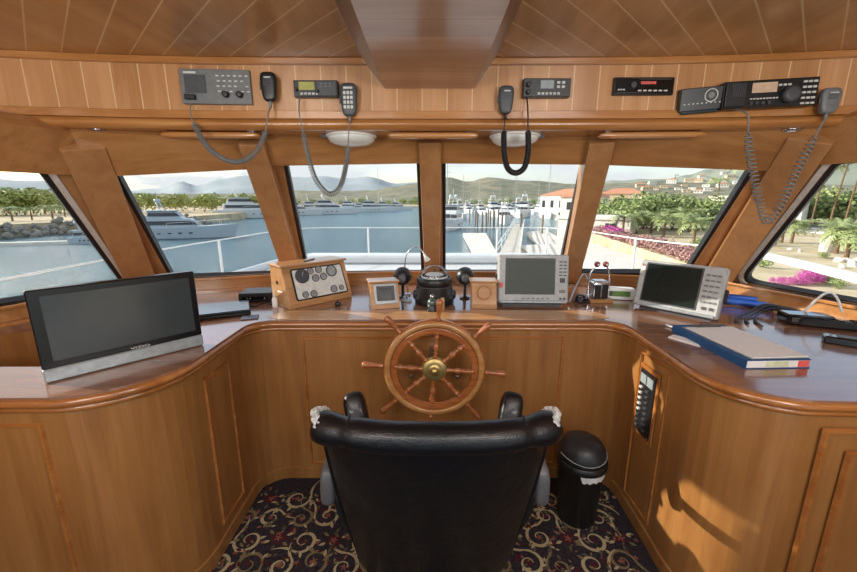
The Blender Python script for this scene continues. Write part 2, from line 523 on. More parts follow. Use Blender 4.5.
# hull lining below the windows
def plan_strip(pts, z0, z1, th, name, mat):
    mb = MB(); n = len(pts); out = []
    P = [Vector((p[0], p[1])) for p in pts]
    for i in range(n):
        a = P[max(i - 1, 0)]; b = P[min(i + 1, n - 1)]; d = (b - a).normalized(); nn = Vector((-d.y, d.x)); out.append(P[i] + nn * th)
    vs = [(p.x, p.y, z0) for p in P] + [(p.x, p.y, z1) for p in P] + [(p.x, p.y, z0) for p in out] + [(p.x, p.y, z1) for p in out]
    fs = []
    for i in range(n - 1):
        fs += [(i, i + 1, n + i + 1, n + i), (2 * n + i, 3 * n + i, 3 * n + i + 1, 2 * n + i + 1), (n + i, n + i + 1, 3 * n + i + 1, 3 * n + i), (i, 2 * n + i, 2 * n + i + 1, i + 1)]
    fs += [(0, n, 3 * n, 2 * n), (n - 1, 3 * n - 1, 4 * n - 1, 2 * n - 1)]
    mb.add(vs, fs); return mb.build(name, mat, bevel=.003)
inner = [(-2.6, 1.2), (-2.0, 2.62), (-1.04, 2.92), (.03, 3.03), (1.11, 2.95), (2.07, 2.72), (2.56, 1.2)]
structure(plan_strip(inner, 0.0, 1.14, .06, 'wall_front_lining', M['woodx']))
structure(plan_strip([(p[0] * .985, p[1] - .035) for p in inner], 1.03, 1.055, .05, 'baseboard_dash', M['trim']))
structure(plan_strip([(p[0] * .99, p[1] - .012) for p in inner], 1.122, 1.14, .06, 'trim_sill', M['trim']))

# floor + carpet
mb = MB(); mb.box(-2.7, 2.7, -.9, 3.1, -.08, -.004); structure(mb.build('floor', M['dark']))


def carpet():
    n = N('navy_carpet'); n.set(rough=.95, spec=.1)
    f = n.noise(n.coord(), 60, 3)
    n.link(n.ramp(f, [(.3, srgb(38, 36, 44)), (.7, srgb(66, 60, 66))]), n.p.inputs['Base Color'])
    n.bump(n.noise(n.coord(), 500, 2), .6, .004)
    return n.mat
M['carpet'] = carpet()
def yarn(name, c): return plain(name, c, .95, var=.2, scale=350, bump=.6, spec=.1)
M['beige'] = yarn('beige_yarn', srgb(180, 168, 134)); M['tan'] = yarn('tan_yarn', srgb(128, 114, 86)); M['wine'] = yarn('wine_yarn', srgb(92, 36, 44)); M['rose'] = yarn('rose_yarn', srgb(140, 90, 76)); M['olive'] = yarn('olive_yarn', srgb(92, 90, 74))
mb = MB()
mb.m = 0; mb.box(-1.1, 1.14, -.9, 2.1, -.004, 0.0)
LV = [0]
def ribbon(pts, w, mi, z=None):
    P = [Vector((p[0], p[1])) for p in pts]; n = len(P); vs = []
    LV[0] = (LV[0] + 1) % 12
    z = z or (.0006 + .00004 * LV[0])
    for i in range(n):
        d = (P[min(i + 1, n - 1)] - P[max(i - 1, 0)]).normalized(); nn = Vector((-d.y, d.x))
        t = i / (n - 1); ww = w * (.35 + .65 * math.sin(PI * min(1, t * 1.25 + .12)))
        vs += [tuple(P[i] + nn * ww) + (z,), tuple(P[i] - nn * ww) + (z,)]
    mb.m = mi; mb.add(vs, [(2 * i, 2 * i + 1, 2 * i + 3, 2 * i + 2) for i in range(n - 1)])
def blob(x, y, r, mi, k=5, a0=0, z=.0013):
    vs = [(x, y, z)]
    m = k * 6
    for i in range(m):
        a = 2 * PI * i / m; q = r * (.62 + .38 * math.cos(k * (a - a0))); vs.append((x + q * math.cos(a), y + q * math.sin(a), z))
    mb.m = mi; mb.add(vs, [(0, 1 + i, 1 + (i + 1) % m) for i in range(m)])
def leaf(x, y, a, L, mi):
    pts = [(x + math.cos(a) * L * t, y + math.sin(a) * L * t) for t in (0, .25, .5, .75, 1)]
    P = [Vector(p) for p in pts]; nn = Vector((-math.sin(a), math.cos(a))); vs = []
    LV[0] = (LV[0] + 1) % 12; z = .0011 + .00004 * LV[0]
    for p, w in zip(P, (.02, .3, .36, .22, .0)):
        vs += [tuple(p + nn * w * L * .6) + (z,), tuple(p - nn * w * L * .6) + (z,)]
    mb.m = mi; mb.add(vs, [(2 * i, 2 * i + 1, 2 * i + 3, 2 * i + 2) for i in range(4)])
rc = random.Random(3)
def spiral(x, y, a0, r, hand, mi, w):
    pts = []
    for k in range(26):
        t = k / 25; rr = r * (1 - .78 * t); a = a0 + hand * t * 2 * PI * 1.25
        pts.append((x + rr * math.cos(a), y + rr * math.sin(a)))
    ribbon(pts, w, mi)
    # tail that sweeps off the scroll
    x0, y0 = pts[0]; d = a0 - hand * PI / 2
    tail = [(x0 + math.cos(d + hand * .5 * t) * r * 1.6 * t, y0 + math.sin(d + hand * .5 * t) * r * 1.6 * t) for t in (0, .2, .4, .6, .8, 1)]
    ribbon(tail, w * .8, mi)
    for q in (2, 7, 12):
        px, py = pts[q]; leaf(px, py, a0 + hand * q / 25 * 2 * PI * 1.25 + rc.uniform(-.5, .5), r * .5, rc.choice((1, 1, 2, 5)))
    blob(x, y, r * .26, rc.choice((3, 4, 3)), 5, a0)
st = .148
for iy in range(int(1.5 / st) + 1):
    for ix in range(int(2.1 / st) + 1):
        x = -1.0 + ix * st + (iy % 2) * st * .5 + rc.uniform(-.018, .018); y = .66 + iy * st * .92 + rc.uniform(-.018, .018)
        if x > 1.05 or y > 2.0: continue
        k = (ix * 2 + iy * 3) % 4
        if k == 3:
            blob(x, y, .045, 3, 6, rc.uniform(0, 3)); blob(x, y, .022, 4, 5, 0, .00185)
            for q in range(6): leaf(x + .04 * math.cos(q * PI / 3 + .4), y + .04 * math.sin(q * PI / 3 + .4), q * PI / 3 + .4, .038, (1, 5, 2)[q % 3])
        else:
            spiral(x, y, rc.uniform(0, 2 * PI), rc.uniform(.058, .078), 1 if (ix + iy) % 2 else -1, 1 if k else 2, .0088)
        for q in range(9):
            leaf(x + rc.uniform(-.07, .07), y + rc.uniform(-.07, .07), rc.uniform(0, 6.3), rc.uniform(.02, .04), rc.choice((1, 2, 2, 3, 4, 5, 5)))
        blob(x + st * .5, y + rc.uniform(-.02, .02), .014, rc.choice((3, 4, 1)), 5, 0, .0019)
cpt = mb.build('floor_carpet', [M['carpet'], M['beige'], M['tan'], M['wine'], M['rose'], M['olive']]); structure(cpt)

# ceiling, header, soffit
mb = MB(); mb.box(-2.6, 2.6, -.9, 2.3, 2.33, 2.39); structure(mb.build('ceiling', M['ceil']))
hx = [(-2.6, 1.70), (-2.2, 1.78), (-1.8, 1.855), (-1.4, 1.905), (-1.0, 1.932), (-.5, 1.94), (0, 1.942), (.5, 1.94), (1.0, 1.932), (1.4, 1.905), (1.8, 1.855), (2.2, 1.78), (2.6, 1.70)]
def hy(x):
    for a, b in zip(hx, hx[1:]):
        if a[0] <= x <= b[0]: return a[1] + (b[1] - a[1]) * (x - a[0]) / (b[0] - a[0])
    return 1.7
structure(plan_strip(hx, 2.05, 2.335, .05, 'wall_header', M['header']))
structure(plan_strip([(x, y - .022) for x, y in hx], 2.302, 2.33, .03, 'trim_cornice', M['trim']))
structure(plan_strip([(x, y - .012) for x, y in hx], 2.07, 2.106, .02, 'trim_header_rail', M['trim']))
# soffit with rounded nose
prof = [(.0, 2.07), (-.018, 2.066), (-.03, 2.055), (-.034, 2.045), (-.03, 2.034), (-.016, 2.024), (.0, 2.02), (.42, 2.02), (.42, 2.07)]
mb = MB(); vs = []; n = len(prof)
for x, y in hx:
    for dy, z in prof: vs.append((x, y + (dy if dy < .3 else min(dy, 2.36 - y)), z))
fs = []
for k in range(len(hx) - 1):
    for j in range(n):
        fs.append((k * n + j, k * n + (j + 1) % n, (k + 1) * n + (j + 1) % n, (k + 1) * n + j))
fs += [tuple(range(n)), tuple((len(hx) - 1) * n + j for j in range(n))[::-1]]
mb.add(vs, fs); so = mb.build('ceiling_soffit', M['trim']); structure(so)
for p in so.data.polygons: p.use_smooth = abs(p.normal.z) < .999

# boxed-in beam on the ceiling
mb = MB(); y0, y1 = -.9, 1.95
vs = []
for y in (y0, y1): vs += [(-.205, y, 2.205), (.215, y, 2.205), (.31, y, 2.335), (-.31, y, 2.335)]
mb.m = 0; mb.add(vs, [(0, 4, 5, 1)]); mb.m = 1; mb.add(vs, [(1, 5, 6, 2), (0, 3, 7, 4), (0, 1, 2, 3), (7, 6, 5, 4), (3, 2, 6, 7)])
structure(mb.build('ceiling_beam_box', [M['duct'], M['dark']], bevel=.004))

# ================================================================== consoles
def arc(c, r, a0, a1, k=7):
    return [(c[0] + r * math.cos(R(a0 + (a1 - a0) * i / k)), c[1] + r * math.sin(R(a0 + (a1 - a0) * i / k))) for i in range(k + 1)]
edgeL = [(-2.50, 1.165), (-1.5, 1.17)] + arc((-1.33, 1.52), .35, -90, -4, 10)[1:] + [(-.982, 1.7)] + arc((-.86, 1.91), .122, 180, 90, 5)
edgeR = arc((.95, 1.91), .122, 90, 0, 5) + [(1.062, 1.6)] + arc((1.33, 1.43), .277, 176, 270, 10) + [(1.7, 1.135), (2.50, 1.125)]
front = edgeL + edgeR
def offs(pts, d):
    P = [Vector(p) for p in pts]; out = []
    for i in range(len(P)):
        t = (P[min(i + 1, len(P) - 1)] - P[max(i - 1, 0)]).normalized(); out.append((P[i].x - t.y * d, P[i].y + t.x * d))
    return out
# countertop (one continuous piece, open behind the left wing)
back = [(2.53, 1.22), (2.045, 2.69), (1.10, 2.92), (.03, 3.00), (-1.03, 2.89), (-1.97, 2.585), (-2.385, 1.70), (-2.22, 1.93), (-2.05, 2.06), (-1.9, 2.13), (-1.56, 2.13), (-1.5, 2.07), (-1.5, 1.48), (-1.56, 1.42), (-2.49, 1.42)]
mb = MB(); mb.prism(front + back, Zc - .04, Zc)
top = mb.build('countertop', M['counter'], bevel=.008, bseg=3)
tag(top, 'glossy brown wooden countertop curving in a U around the helm, below the windows', 'countertop')
# bullnose along the front edge
mb = MB(); ed = [(x, y, Zc - .026) for x, y in offs(front, .006)]
mb.tube(ed, .017, 10); mb.build('edge_molding', M['edge'], top)
mb = MB(); ed = [(x, y, Zc - .058) for x, y in offs(front, .024)]
mb.tube(ed, .012, 8); mb.build('under_molding', M['edge'], top)

mb = MB(); mb.prism([(-.93, 2.10), (-.90, 2.062), (-.84, 2.046), (.92, 2.046), (1.0, 2.056), (1.04, 2.09), (1.02, 2.17), (.93, 2.222), (.4, 2.232), (-.5, 2.232), (-.82, 2.222), (-.9, 2.17)], Zc - .0005, Zc + .0018); mb.build('front_border', M['boxwood'], top)
base_line = offs(front, .032)
nL = len(edgeL)
def cabinet(name, line, back_pts, label, toe=True):
    t = empty(name, (0, 0, 0), label=label, cat='cabinet')
    mb = MB(); mb.prism(line + back_pts, .0, Zc - .041)
    b = mb.build('body', M['wood'], t)
    return t
bl = base_line
cabL = cabinet('console_cabinet', bl[:nL - 3], [(-1.05, 2.04), (-1.46, 2.04), (-1.46, 1.40), (-2.48, 1.40)], 'curved wooden console cabinet on the left, under the television')
cabC = cabinet('console_cabinet', bl[nL - 4:nL + 4], [(1.05, 2.2), (-1.045, 2.2)], 'straight wooden helm console cabinet behind the steering wheel')
cabR = cabinet('console_cabinet', bl[nL + 3:], [(2.34, 1.75), (2.2, 2.12), (1.1, 2.12)], 'curved wooden console cabinet on the right, with the switch panel')
# small locker under the ledge left of the television
lk = empty('ledge_locker', (0, 0, 0), label='wooden locker front below the window ledge, left of the television', cat='cabinet')
mb = MB(); mb.prism([(-2.37, 1.74), (-2.2, 1.96), (-2.04, 2.09), (-1.9, 2.16), (-1.55, 2.16), (-1.55, 2.33), (-2.07, 2.33), (-2.34, 1.80)], 0, Zc - .041); mb.build('body', M['wood'], lk)


def molding(mb, p00, p10, z0, z1, nrm, w=.016, d=.010):
    """rectangular molding frame on a vertical face between plan points p00 and p10"""
    a = Vector((p00[0], p00[1], 0)); b = Vector((p10[0], p10[1], 0)); ex = (b - a).normalized(); L = (b - a).length
    n = Vector((nrm[0], nrm[1], 0)).normalized(); ez = Vector((0, 0, 1))
    Mx = Matrix(((ex.x, ez.x, n.x, a.x), (ex.y, ez.y, n.y, a.y), (ex.z, ez.z, n.z, z0), (0, 0, 0, 1)))
    h = z1 - z0
    o = [(0, 0), (L, 0), (L, h), (0, h)]
    i = [(w, w), (L - w, w), (L - w, h - w), (w, h - w)]
    vs = []
    for q, zz in ((o, 0), ([(x + (w * .3 if x == 0 else -w * .3), y + (w * .3 if y == 0 else -w * .3)) for x, y in o], d), ([(x + (-w * .25 if x == w else w * .25), y + (-w * .25 if y == w else w * .25)) for x, y in i], d), (i, 0)):
        vs += [(x, y, zz) for x, y in q]
    fs = []
    for r_ in range(3):
        for k in range(4):
            k2 = (k + 1) % 4; fs.append((r_ * 4 + k, r_ * 4 + k2, (r_ + 1) * 4 + k2, (r_ + 1) * 4 + k))
    mb.add(vs, fs, False, Mx)
XL, XR, YC = -1.014, 1.093, 2.064
mb = MB(); molding(mb, (XL + .001, 1.57), (XL + .001, 1.79), .13, .91, (1, 0)); mb.build('panel_molding', M['edge'], cabL)
mb = MB(); molding(mb, (-2.3, 1.199), (-1.5, 1.2), .08, .92, (0, -1)) if False else molding(mb, (-2.3, 1.198), (-1.36, 1.207), .1, .925, (0, -1), .02, .012); mb.build('panel_molding', M['edge'], cabL)
mb = MB(); molding(mb, (-.73, YC), (.78, YC), .1, .93, (0, -1), .016, .009); mb.build('panel_molding', M['edge'], cabC)
mb = MB(); molding(mb, (1.096, 1.585), (1.096, 1.83), .11, .945, (-1, 0), .014, .009); mb.build('panel_molding', M['edge'], cabR)
mb = MB(); molding(mb, (1.36, 1.172), (2.4, 1.158), .06, .925, (0, -1), .02, .012); mb.build('panel_molding', M['edge'], cabR)
mb = MB(); molding(mb, (1.46, 1.171), (2.32, 1.159), .12, .835, (0, -1), .02, .014); mb.build('panel_molding', M['edge'], cabR)
mb = MB(); molding(mb, (-2.17, 1.984), (-2.04, 2.09), .6, .93, (.7, -.7), .012, .008); mb.build('panel_molding', M['edge'], lk)
# skirting
for cab, ln in ((cabL, bl[1:nL - 4]), (cabC, bl[nL - 4:nL + 4]), (cabR, bl[nL + 4:-1])):
    mb = MB(); n = len(ln); o2 = offs(ln, -.008)
    vs = [(p[0], p[1], 0.001) for p in o2] + [(p[0], p[1], .07) for p in o2] + [(p[0], p[1], .075) for p in ln]
    fs = [(i, i + 1, n + i + 1, n + i) for i in range(n - 1)] + [(n + i, n + i + 1, 2 * n + i + 1, 2 * n + i) for i in range(n - 1)]
    mb.add(vs, fs); mb.build('skirting', M['wood'], cab)

# switch panel
sw = empty('switch_panel', (1.0935, 1.728, .70), label='black breaker switch panel in the side of the right console', cat='switch panel')
Mx = Matrix(((0, 0, -1, 0), (-1, 0, 0, 0), (0, 1, 0, 0), (0, 0, 0, 1)))  # local x -> -Y, local y -> Z, local z -> -X
mb = MB(Mx); mb.box(-.082, .082, -.19, .19, 0, .008); mb.build('wood_surround', M['edge'], sw, bevel=.003)
mb = MB(Mx); mb.box(-.064, .064, -.168, .168, .006, .014); mb.build('plate', M['black'], sw, bevel=.002)
for k in (0, 1):
    mb = MB(Mx); mb.box(-.052 + k * .056, -.004 + k * .056, .1, .148, .014, .018); mb.build('display', M['lcdg'], sw)
for c_ in range(2):
    for r_ in range(8):
        mb = MB(Mx); x = -.036 + c_ * .056; y = .075 - r_ * .03
        mb.box(x - .009, x + .009, y - .005, y + .005, .014, .024); mb.build('switch', M['label'] if c_ == 0 and r_ < 5 else M['dgrey'], sw)
for x in (-.057, .057):
    for y in (-.16, .16): mb = MB(Mx); mb.cyl(.004, .014, .017, T(x, y, 0), 8); mb.build('screw', M['steel'], sw)

# ================================================================== steering wheel
wh = empty('ship_wheel', (.03, 1.80, .852), rz=0, label='varnished wooden ship steering wheel with eight handled spokes and brass hub', cat='steering wheel')
wa = R(-4)
FW = RX(PI / 2)          # local z of lathe -> -Y (towards the helmsman)
Rw = .240
mb = MB(FW); prof = []
for k in range(12):
    a = 2 * PI * k / 12; prof.append((Rw + .017 * math.cos(a), .015 * math.sin(a)))
prof.append(prof[0])
mb.lathe(prof, None, 72); mb.build('rim', M['rimwood'], wh)
mb = MB(FW); prof = [(Rw - .048, -.012), (Rw - .018, -.012), (Rw - .018, .010), (Rw - .048, .010), (Rw - .048, -.012)]
mb.lathe(prof, None, 72, False); mb.build('inner_rim', M['wheelwood'], wh, bevel=.002)
mb = MB(FW); prof = [(Rw + .008, -.03), (Rw + .022, -.028), (Rw + .022, -.014), (Rw - .02, -.012), (Rw - .02, -.03), (Rw + .008, -.03)]
mb.lathe(prof, None, 72, False); mb.build('back_rim', M['wheelwood'], wh, bevel=.002)
for k in range(8):
    a = wa + k * PI / 4
    Mk = RY(-a) @ RY(PI / 2)      # local z points along the spoke in the XZ plane
    mb = MB(Mk)
    mb.lathe([(.0, .05), (.012, .05), (.014, .07), (.007, .08), (.014, .088), (.007, .096), (.013, .106), (.0165, .12), (.013, .134), (.007, .142), (.014, .15), (.007, .158), (.0155, .168), (.0155, .178), (.009, .186), (.014, .192), (.014, .205), (.0, .205)], None, 14)
    mb.build('spoke', M['wheelwood'], wh)
    mb = MB(Mk)
    mb.lathe([(.0, .255), (.012, .258), (.014, .266), (.009, .276), (.0095, .29), (.014, .325), (.0175, .35), (.017, .362), (.010, .37), (0, .372)], None, 14)
    mb.build('handle', M['wheelwood'], wh)
mb = MB(FW); mb.lathe([(.0, -.03), (.055, -.03), (.063, -.02), (.063, .010), (.058, .015), (.035, .017), (.018, .02), (.017, .03), (.012, .036), (0, .038)], None, 32); mb.build('hub', M['brass'], wh)
mb = MB(FW); mb.cyl(.028, -.262, -.03, None, 20); mb.build('shaft', M['steel'], wh)
for x in (411, 457.5):
    p = at(x, 376, 2.064)
    b_ = MB(FW); b_.lathe([(0, .0), (.014, 0), (.014, .003), (.008, .004), (.008, .012), (0, .013)], None, 14)
    o = b_.build('bolt', M['steel']); o.location = (p.x, 2.063, p.z)
    tag(o, 'round steel bolt in the helm console, %s of the wheel hub' % ('left' if x < 430 else 'right'), 'bolt')

# ================================================================== header electronics
def panel_thing(name, x0, y0, x1, y1, label, cat, depth=.03, mat='radioblack', yaw=0.0, tilt=0.0, gap=0.0, bodyname='body', bev=.003):
    """a unit fixed on the header, from its photograph extent; local x right, y up, z towards the cabin"""
    c = at((x0 + x1) / 2, (y0 + y1) / 2, 1.90); Y = hy(c.x) - .001 - gap
    a = at(x0, y0, Y - depth); b = at(x1, y1, Y - depth)
    w = b.x - a.x; h = a.z - b.z
    t = empty(name, ((a.x + b.x) / 2, Y, (a.z + b.z) / 2), label=label, cat=cat)
    t.rotation_euler = (PI / 2 - tilt, 0, yaw)
    mb = MB(); mb.box(-w / 2, w / 2, -h / 2, h / 2, 0, depth); mb.build(bodyname, M[mat], t, bevel=bev)
    return t, w, h, depth
def slopeyaw(x):
    e = .1; return math.atan2(hy(x + e) - hy(x - e), 2 * e)
def pbox(t, name, x0, x1, y0, y1, z0, z1, mat, bev=0.0):
    mb = MB(); mb.box(x0, x1, y0, y1, z0, z1); return mb.build(name, M[mat] if isinstance(mat, str) else mat, t, bevel=bev)
def pknob(t, x, y, z, r, h, mat='black', name='knob'):
    mb = MB(T(x, y, z)); mb.lathe([(0, 0), (r, 0), (r * .9, h), (r * .5, h), (0, h)], None, 20); mb.box(-.0012, .0012, 0, r * .85, h, h + .001)
    return mb.build(name, M[mat], t)

# 1 grey single-side-band panel
t, w, h, d = panel_thing('marine_radio', 179, 69, 251, 104, 'large grey radio control panel with two black knobs, leftmost on the header', 'radio', .022, 'mgrey', yaw=slopeyaw(-1.1))
pbox(t, 'speaker_grille', -w / 2 + .02, -w / 2 + .115, -h / 2 + .045, h / 2 - .025, d, d + .003, 'dgrey', .002)
pbox(t, 'badge', -w / 2 + .02, -w / 2 + .075, h / 2 - .02, h / 2 - .012, d, d + .002, 'label')
for k in (0, 1): pknob(t, .045 + k * .062, -h / 2 + .04, d, .014, .022)
pbox(t, 'microphone_socket', -w / 2 + .02, -w / 2 + .065, -h / 2 + .015, -h / 2 + .038, d, d + .02, 'black', .003)
for r_ in range(4):
    for c_ in range(6):
        if (r_ + c_) % 7 == 6: continue
        mb = MB(); x = .005 + c_ * .026 + (r_ % 2) * .004; y = h / 2 - .03 - r_ * .022
        mb.box(x, x + .013, y, y + .005, d, d + .003); mb.build('key', M['label'], t)
# 2 green display radio
t, w, h, d = panel_thing('marine_radio', 293, 80, 338, 97, 'small black radio with a yellow-green display', 'radio', .03)
pbox(t, 'display', -w / 2 + .025, -.005, -.006, h / 2 - .008, d, d + .002, 'lcd')
pbox(t, 'bezel', .008, w / 2 - .006, -h / 2 + .006, h / 2 - .006, d, d + .004, 'dgrey', .002)
for k in range(5): pbox(t, 'key', -w / 2 + .03 + k * .018, -w / 2 + .042 + k * .018, -h / 2 + .010, -h / 2 + .018, d, d + .003, 'label')
pknob(t, -w / 2 + .013, -.005, d, .008, .014)
pknob(t, .008, -.012, d, .009, .014)
for k in range(6): pbox(t, 'key', .022 + k % 3 * .02, .034 + k % 3 * .02, .006 + k // 3 * .011, .011 + k // 3 * .011, d + .004, d + .007, 'mgrey')
# 3 VHF radio
t, w, h, d = panel_thing('marine_radio', 524, 78, 570, 97, 'black radio with a small grey screen, above the right dome lamp', 'radio', .035)
pbox(t, 'display', -.03, .03, -.004, h / 2 - .010, d, d + .002, 'lcdg')
for k in range(6): pbox(t, 'key', -.042 + k * .018, -.031 + k * .018, -h / 2 + .010, -h / 2 + .019, d, d + .004, 'label')
for k in range(4): pbox(t, 'key', .045 + (k % 2) * .022, .058 + (k % 2) * .022, -.002 + (k // 2) * .018, .008 + (k // 2) * .018, d, d + .004, 'label')
pknob(t, -w / 2 + .022, .012, d, .011, .016); pknob(t, -w / 2 + .022, -.02, d, .010, .016)
# 4 stereo
t, w, h, d = panel_thing('car_stereo', 615, 77, 673, 95, 'slim black car stereo with a red-lit strip, right of centre on the header', 'stereo', .018, yaw=0)
pbox(t, 'face', -w / 2 + .008, w / 2 - .008, -h / 2 + .008, h / 2 - .008, d, d + .006, 'blackg', .002)
pbox(t, 'display', -.02, .05, .006, .018, d + .006, d + .0075, 'pink')
pknob(t, -.055, .002, d + .006, .014, .012, 'dgrey')
for k in range(6): pbox(t, 'key', -.03 + k * .024, -.014 + k * .024, -.024, -.018, d + .006, d + .008, 'label')
for k in range(3): pbox(t, 'key', -w / 2 + .016 + k * .012, -w / 2 + .024 + k * .012, -.02, -.014, d + .006, d + .008, 'label')
pbox(t, 'disc_slot', -.03, w / 2 - .02, .026, .029, d + .006, d + .0075, 'dgrey')
# 5 black control head
t, w, h, d = panel_thing('autopilot_head', 686, 86, 721, 109, 'black control head with a small round dial, tilted on the header beside the big radio', 'control unit', .045, yaw=slopeyaw(1.3) - .12)
t.rotation_euler.y = 0; t.rotation_euler = (PI / 2 + .12, R(-3), slopeyaw(1.3) - .1)
mb = MB(T(w / 2 - .05, .012, d)); mb.lathe([(.024, 0), (.028, 0), (.028, .003), (.024, .003), (.024, 0)], None, 24); mb.build('dial_ring', M['label'], t)
mb = MB(T(w / 2 - .05, .012, d)); mb.cyl(.013, 0, .004); mb.build('dial', M['mgrey'], t)
for k in range(9): pbox(t, 'tick', -w / 2 + .015 + k * .018, -w / 2 + .022 + k * .018, -h / 2 + .028, -h / 2 + .032, d, d + .001, 'label')
pbox(t, 'foot', -w / 2 + .01, w / 2 - .01, -h / 2 - .012, -h / 2 + .012, 0, d - .004, 'blackg', .003)
# 6 big radio
t, w, h, d = panel_thing('marine_radio', 731, 79, 812, 107, 'big black radio with an orange screen and large tuning knob, on the right', 'radio', .06, yaw=slopeyaw(1.6))
t.rotation_euler = (PI / 2, R(-1.5), slopeyaw(1.6))
pbox(t, 'grille_block', -w / 2 + .004, -w / 2 + .09, -h / 2 + .006, h / 2 - .006, d, d + .012, 'black', .004)
for k in range(7): pbox(t, 'grille_bar', -w / 2 + .03 + k * .008, -w / 2 + .033 + k * .008, -.01, h / 2 - .014, d + .012, d + .014, 'dgrey')
pbox(t, 'display', -w / 2 + .115, -w / 2 + .215, .004, h / 2 - .012, d, d + .002, 'lcdo')
for k in range(9): pbox(t, 'key', -w / 2 + .112 + k * .013, -w / 2 + .120 + k * .013, -h / 2 + .034, -h / 2 + .039, d, d + .003, 'label')
for k in range(4): pknob(t, -w / 2 + .115 + k * .024, -h / 2 + .018, d, .007, .01, 'dgrey')
pknob(t, w / 2 - .115, -.012, d, .034, .03, 'dgrey', 'tuning_knob')
for r_ in range(5):
    for c_ in range(3): pbox(t, 'key', w / 2 - .064 + c_ * .02, w / 2 - .05 + c_ * .02, h / 2 - .022 - r_ * .022, h / 2 - .014 - r_ * .022, d, d + .004, 'label')
for k in range(3): pbox(t, 'key', w / 2 - .16 + k * .018, w / 2 - .148 + k * .018, h / 2 - .03, h / 2 - .022, d, d + .004, 'label')


def smooth_path(pts, k=12):
    P = [Vector(p) for p in pts]; out = []
    for i in range(len(P) - 1):
        p0 = P[max(i - 1, 0)]; p1 = P[i]; p2 = P[i + 1]; p3 = P[min(i + 2, len(P) - 1)]
        for j in range(k):
            t = j / k
            out.append(.5 * ((2 * p1) + (-p0 + p2) * t + (2 * p0 - 5 * p1 + 4 * p2 - p3) * t * t + (-p0 + 3 * p1 - 3 * p2 + p3) * t ** 3))
    out.append(P[-1]); return out
def coil(mb, pts, r, pitch, tr, seg=5, per=10):
    path = smooth_path(pts, 16); L = [0]
    for a, b in zip(path, path[1:]): L.append(L[-1] + (b - a).length)
    total = L[-1]; turns = total / pitch; n = int(turns * per); out = []; j = 0
    up = Vector((0, 1, 0))
    for i in range(n + 1):
        s = total * i / n
        while j < len(L) - 2 and L[j + 1] < s: j += 1
        q = (s - L[j]) / max(L[j + 1] - L[j], 1e-9); p = path[j].lerp(path[j + 1], q)
        t = (path[j + 1] - path[j]).normalized(); sd = t.cross(up).normalized(); u2 = sd.cross(t)
        a = 2 * PI * i / per; rr = r * min(1, min(i, n - i) / (per * 1.5))
        out.append(p + (sd * math.cos(a) + u2 * math.sin(a)) * rr)
    mb.tube(out, tr, seg)
def microphone(px, py, wpx, hpx, label, cord_px, coil_range, keypad=False, mat='black', r=.0105, pitch=.0085, tr=.0030, cmat='cordgrey', Yc=1.87, end=None):
    c = at(px, py, 1.92); Y = hy(c.x) - .035; c = at(px, py, Y)
    tt = c.y * cp + (H - c.z) * sp; w = wpx * tt / F; h = hpx * tt / F
    t = empty('microphone', c, rz=slopeyaw(c.x), label=label, cat='microphone')
    mb = MB()
    mb.superell(w / 2, .018, h / 2, .45, .5); body = mb.build('body', M[mat], t)
    for v in body.data.vertices:
        k = (v.co.z / h + .5); v.co.x *= .78 + .22 * min(1, k * 1.4)
    mb = MB(); mb.cyl(.012, 0, .034, T(0, .0, h * .1) @ RX(-PI / 2), 12); mb.build('hook', M['steel'], t)
    if keypad:
        mb = MB()
        for r_ in range(4):
            for c_ in range(3): mb.box(-w * .28 + c_ * w * .2, -w * .28 + c_ * w * .2 + w * .14, -.021, -.014, -h * .28 + r_ * h * .14, -h * .28 + r_ * h * .14 + h * .09)
        mb.box(-w * .26, w * .26, -.0205, -.014, h * .30, h * .36)
        mb.build('keypad', M['label'], body)
    else:
        mb = MB()
        for k in range(4): mb.box(-w * .24, w * .24, -.0205, -.012, h * .04 + k * h * .05, h * .06 + k * h * .05)
        mb.build('grille', M['dgrey'], body)
        mb = MB(); mb.box(-w * .18, w * .22, -.0205, -.013, h * .27, h * .31); mb.build('badge', M['label'], t)
    mb = MB(); mb.box(-w / 2 - .004, -w / 2 + .012, -.008, .008, -h * .1, h * .16); mb.build('talk_button', M['dgrey'], body, bevel=.003)
    mb = MB(); mb.lathe([(0, 0), (.006, 0), (.008, .03), (0, .034)], T(0, 0, -h / 2 - .026), 10); mb.build('strain_relief', M[cmat], t)
    inv = (T(*c) @ RZ(slopeyaw(c.x))).inverted()
    P = [at(x, y, Yc) for x, y in cord_px]
    P[0].y = hy(P[0].x) - .03
    P.append(Vector((c.x, c.y, c.z - h / 2 - .02)))
    P = [inv @ p for p in P]
    a, b = coil_range; n = len(P)
    mb = MB()
    mb.tube(smooth_path(P[:a + 1], 8), tr, 6); mb.tube(smooth_path(P[b:], 8), tr, 6)
    coil(mb, P[a:b + 1], r, pitch, tr)
    mb.build('coiled_cord', M[cmat], t)
    return t
microphone(269, 87, 16, 27, 'black hand microphone hung beside the grey radio panel, leftmost on the header', [(188, 102), (190, 112), (193, 122), (206, 145), (222, 158), (238, 162), (253, 155), (262, 142), (266, 130), (268, 115)], (2, 8))
microphone(349, 100, 17, 31, 'grey keypad hand microphone hung beside the radio with the yellow-green display', [(297, 96), (299, 112), (303, 132), (308, 156), (316, 180), (329, 194), (340, 187), (346, 165), (348, 145), (349, 125)], (2, 8), True, 'dgrey')
microphone(506, 100, 15, 26, 'dark grey hand microphone hung left of the radio above the right dome lamp', [(529, 95), (528, 112), (528, 130), (528, 152), (524, 168), (515, 173), (507, 167), (504, 150), (504, 130), (505, 118)], (2, 8), False, 'dgrey', r=.011, pitch=.0068, tr=.0036, cmat='black')
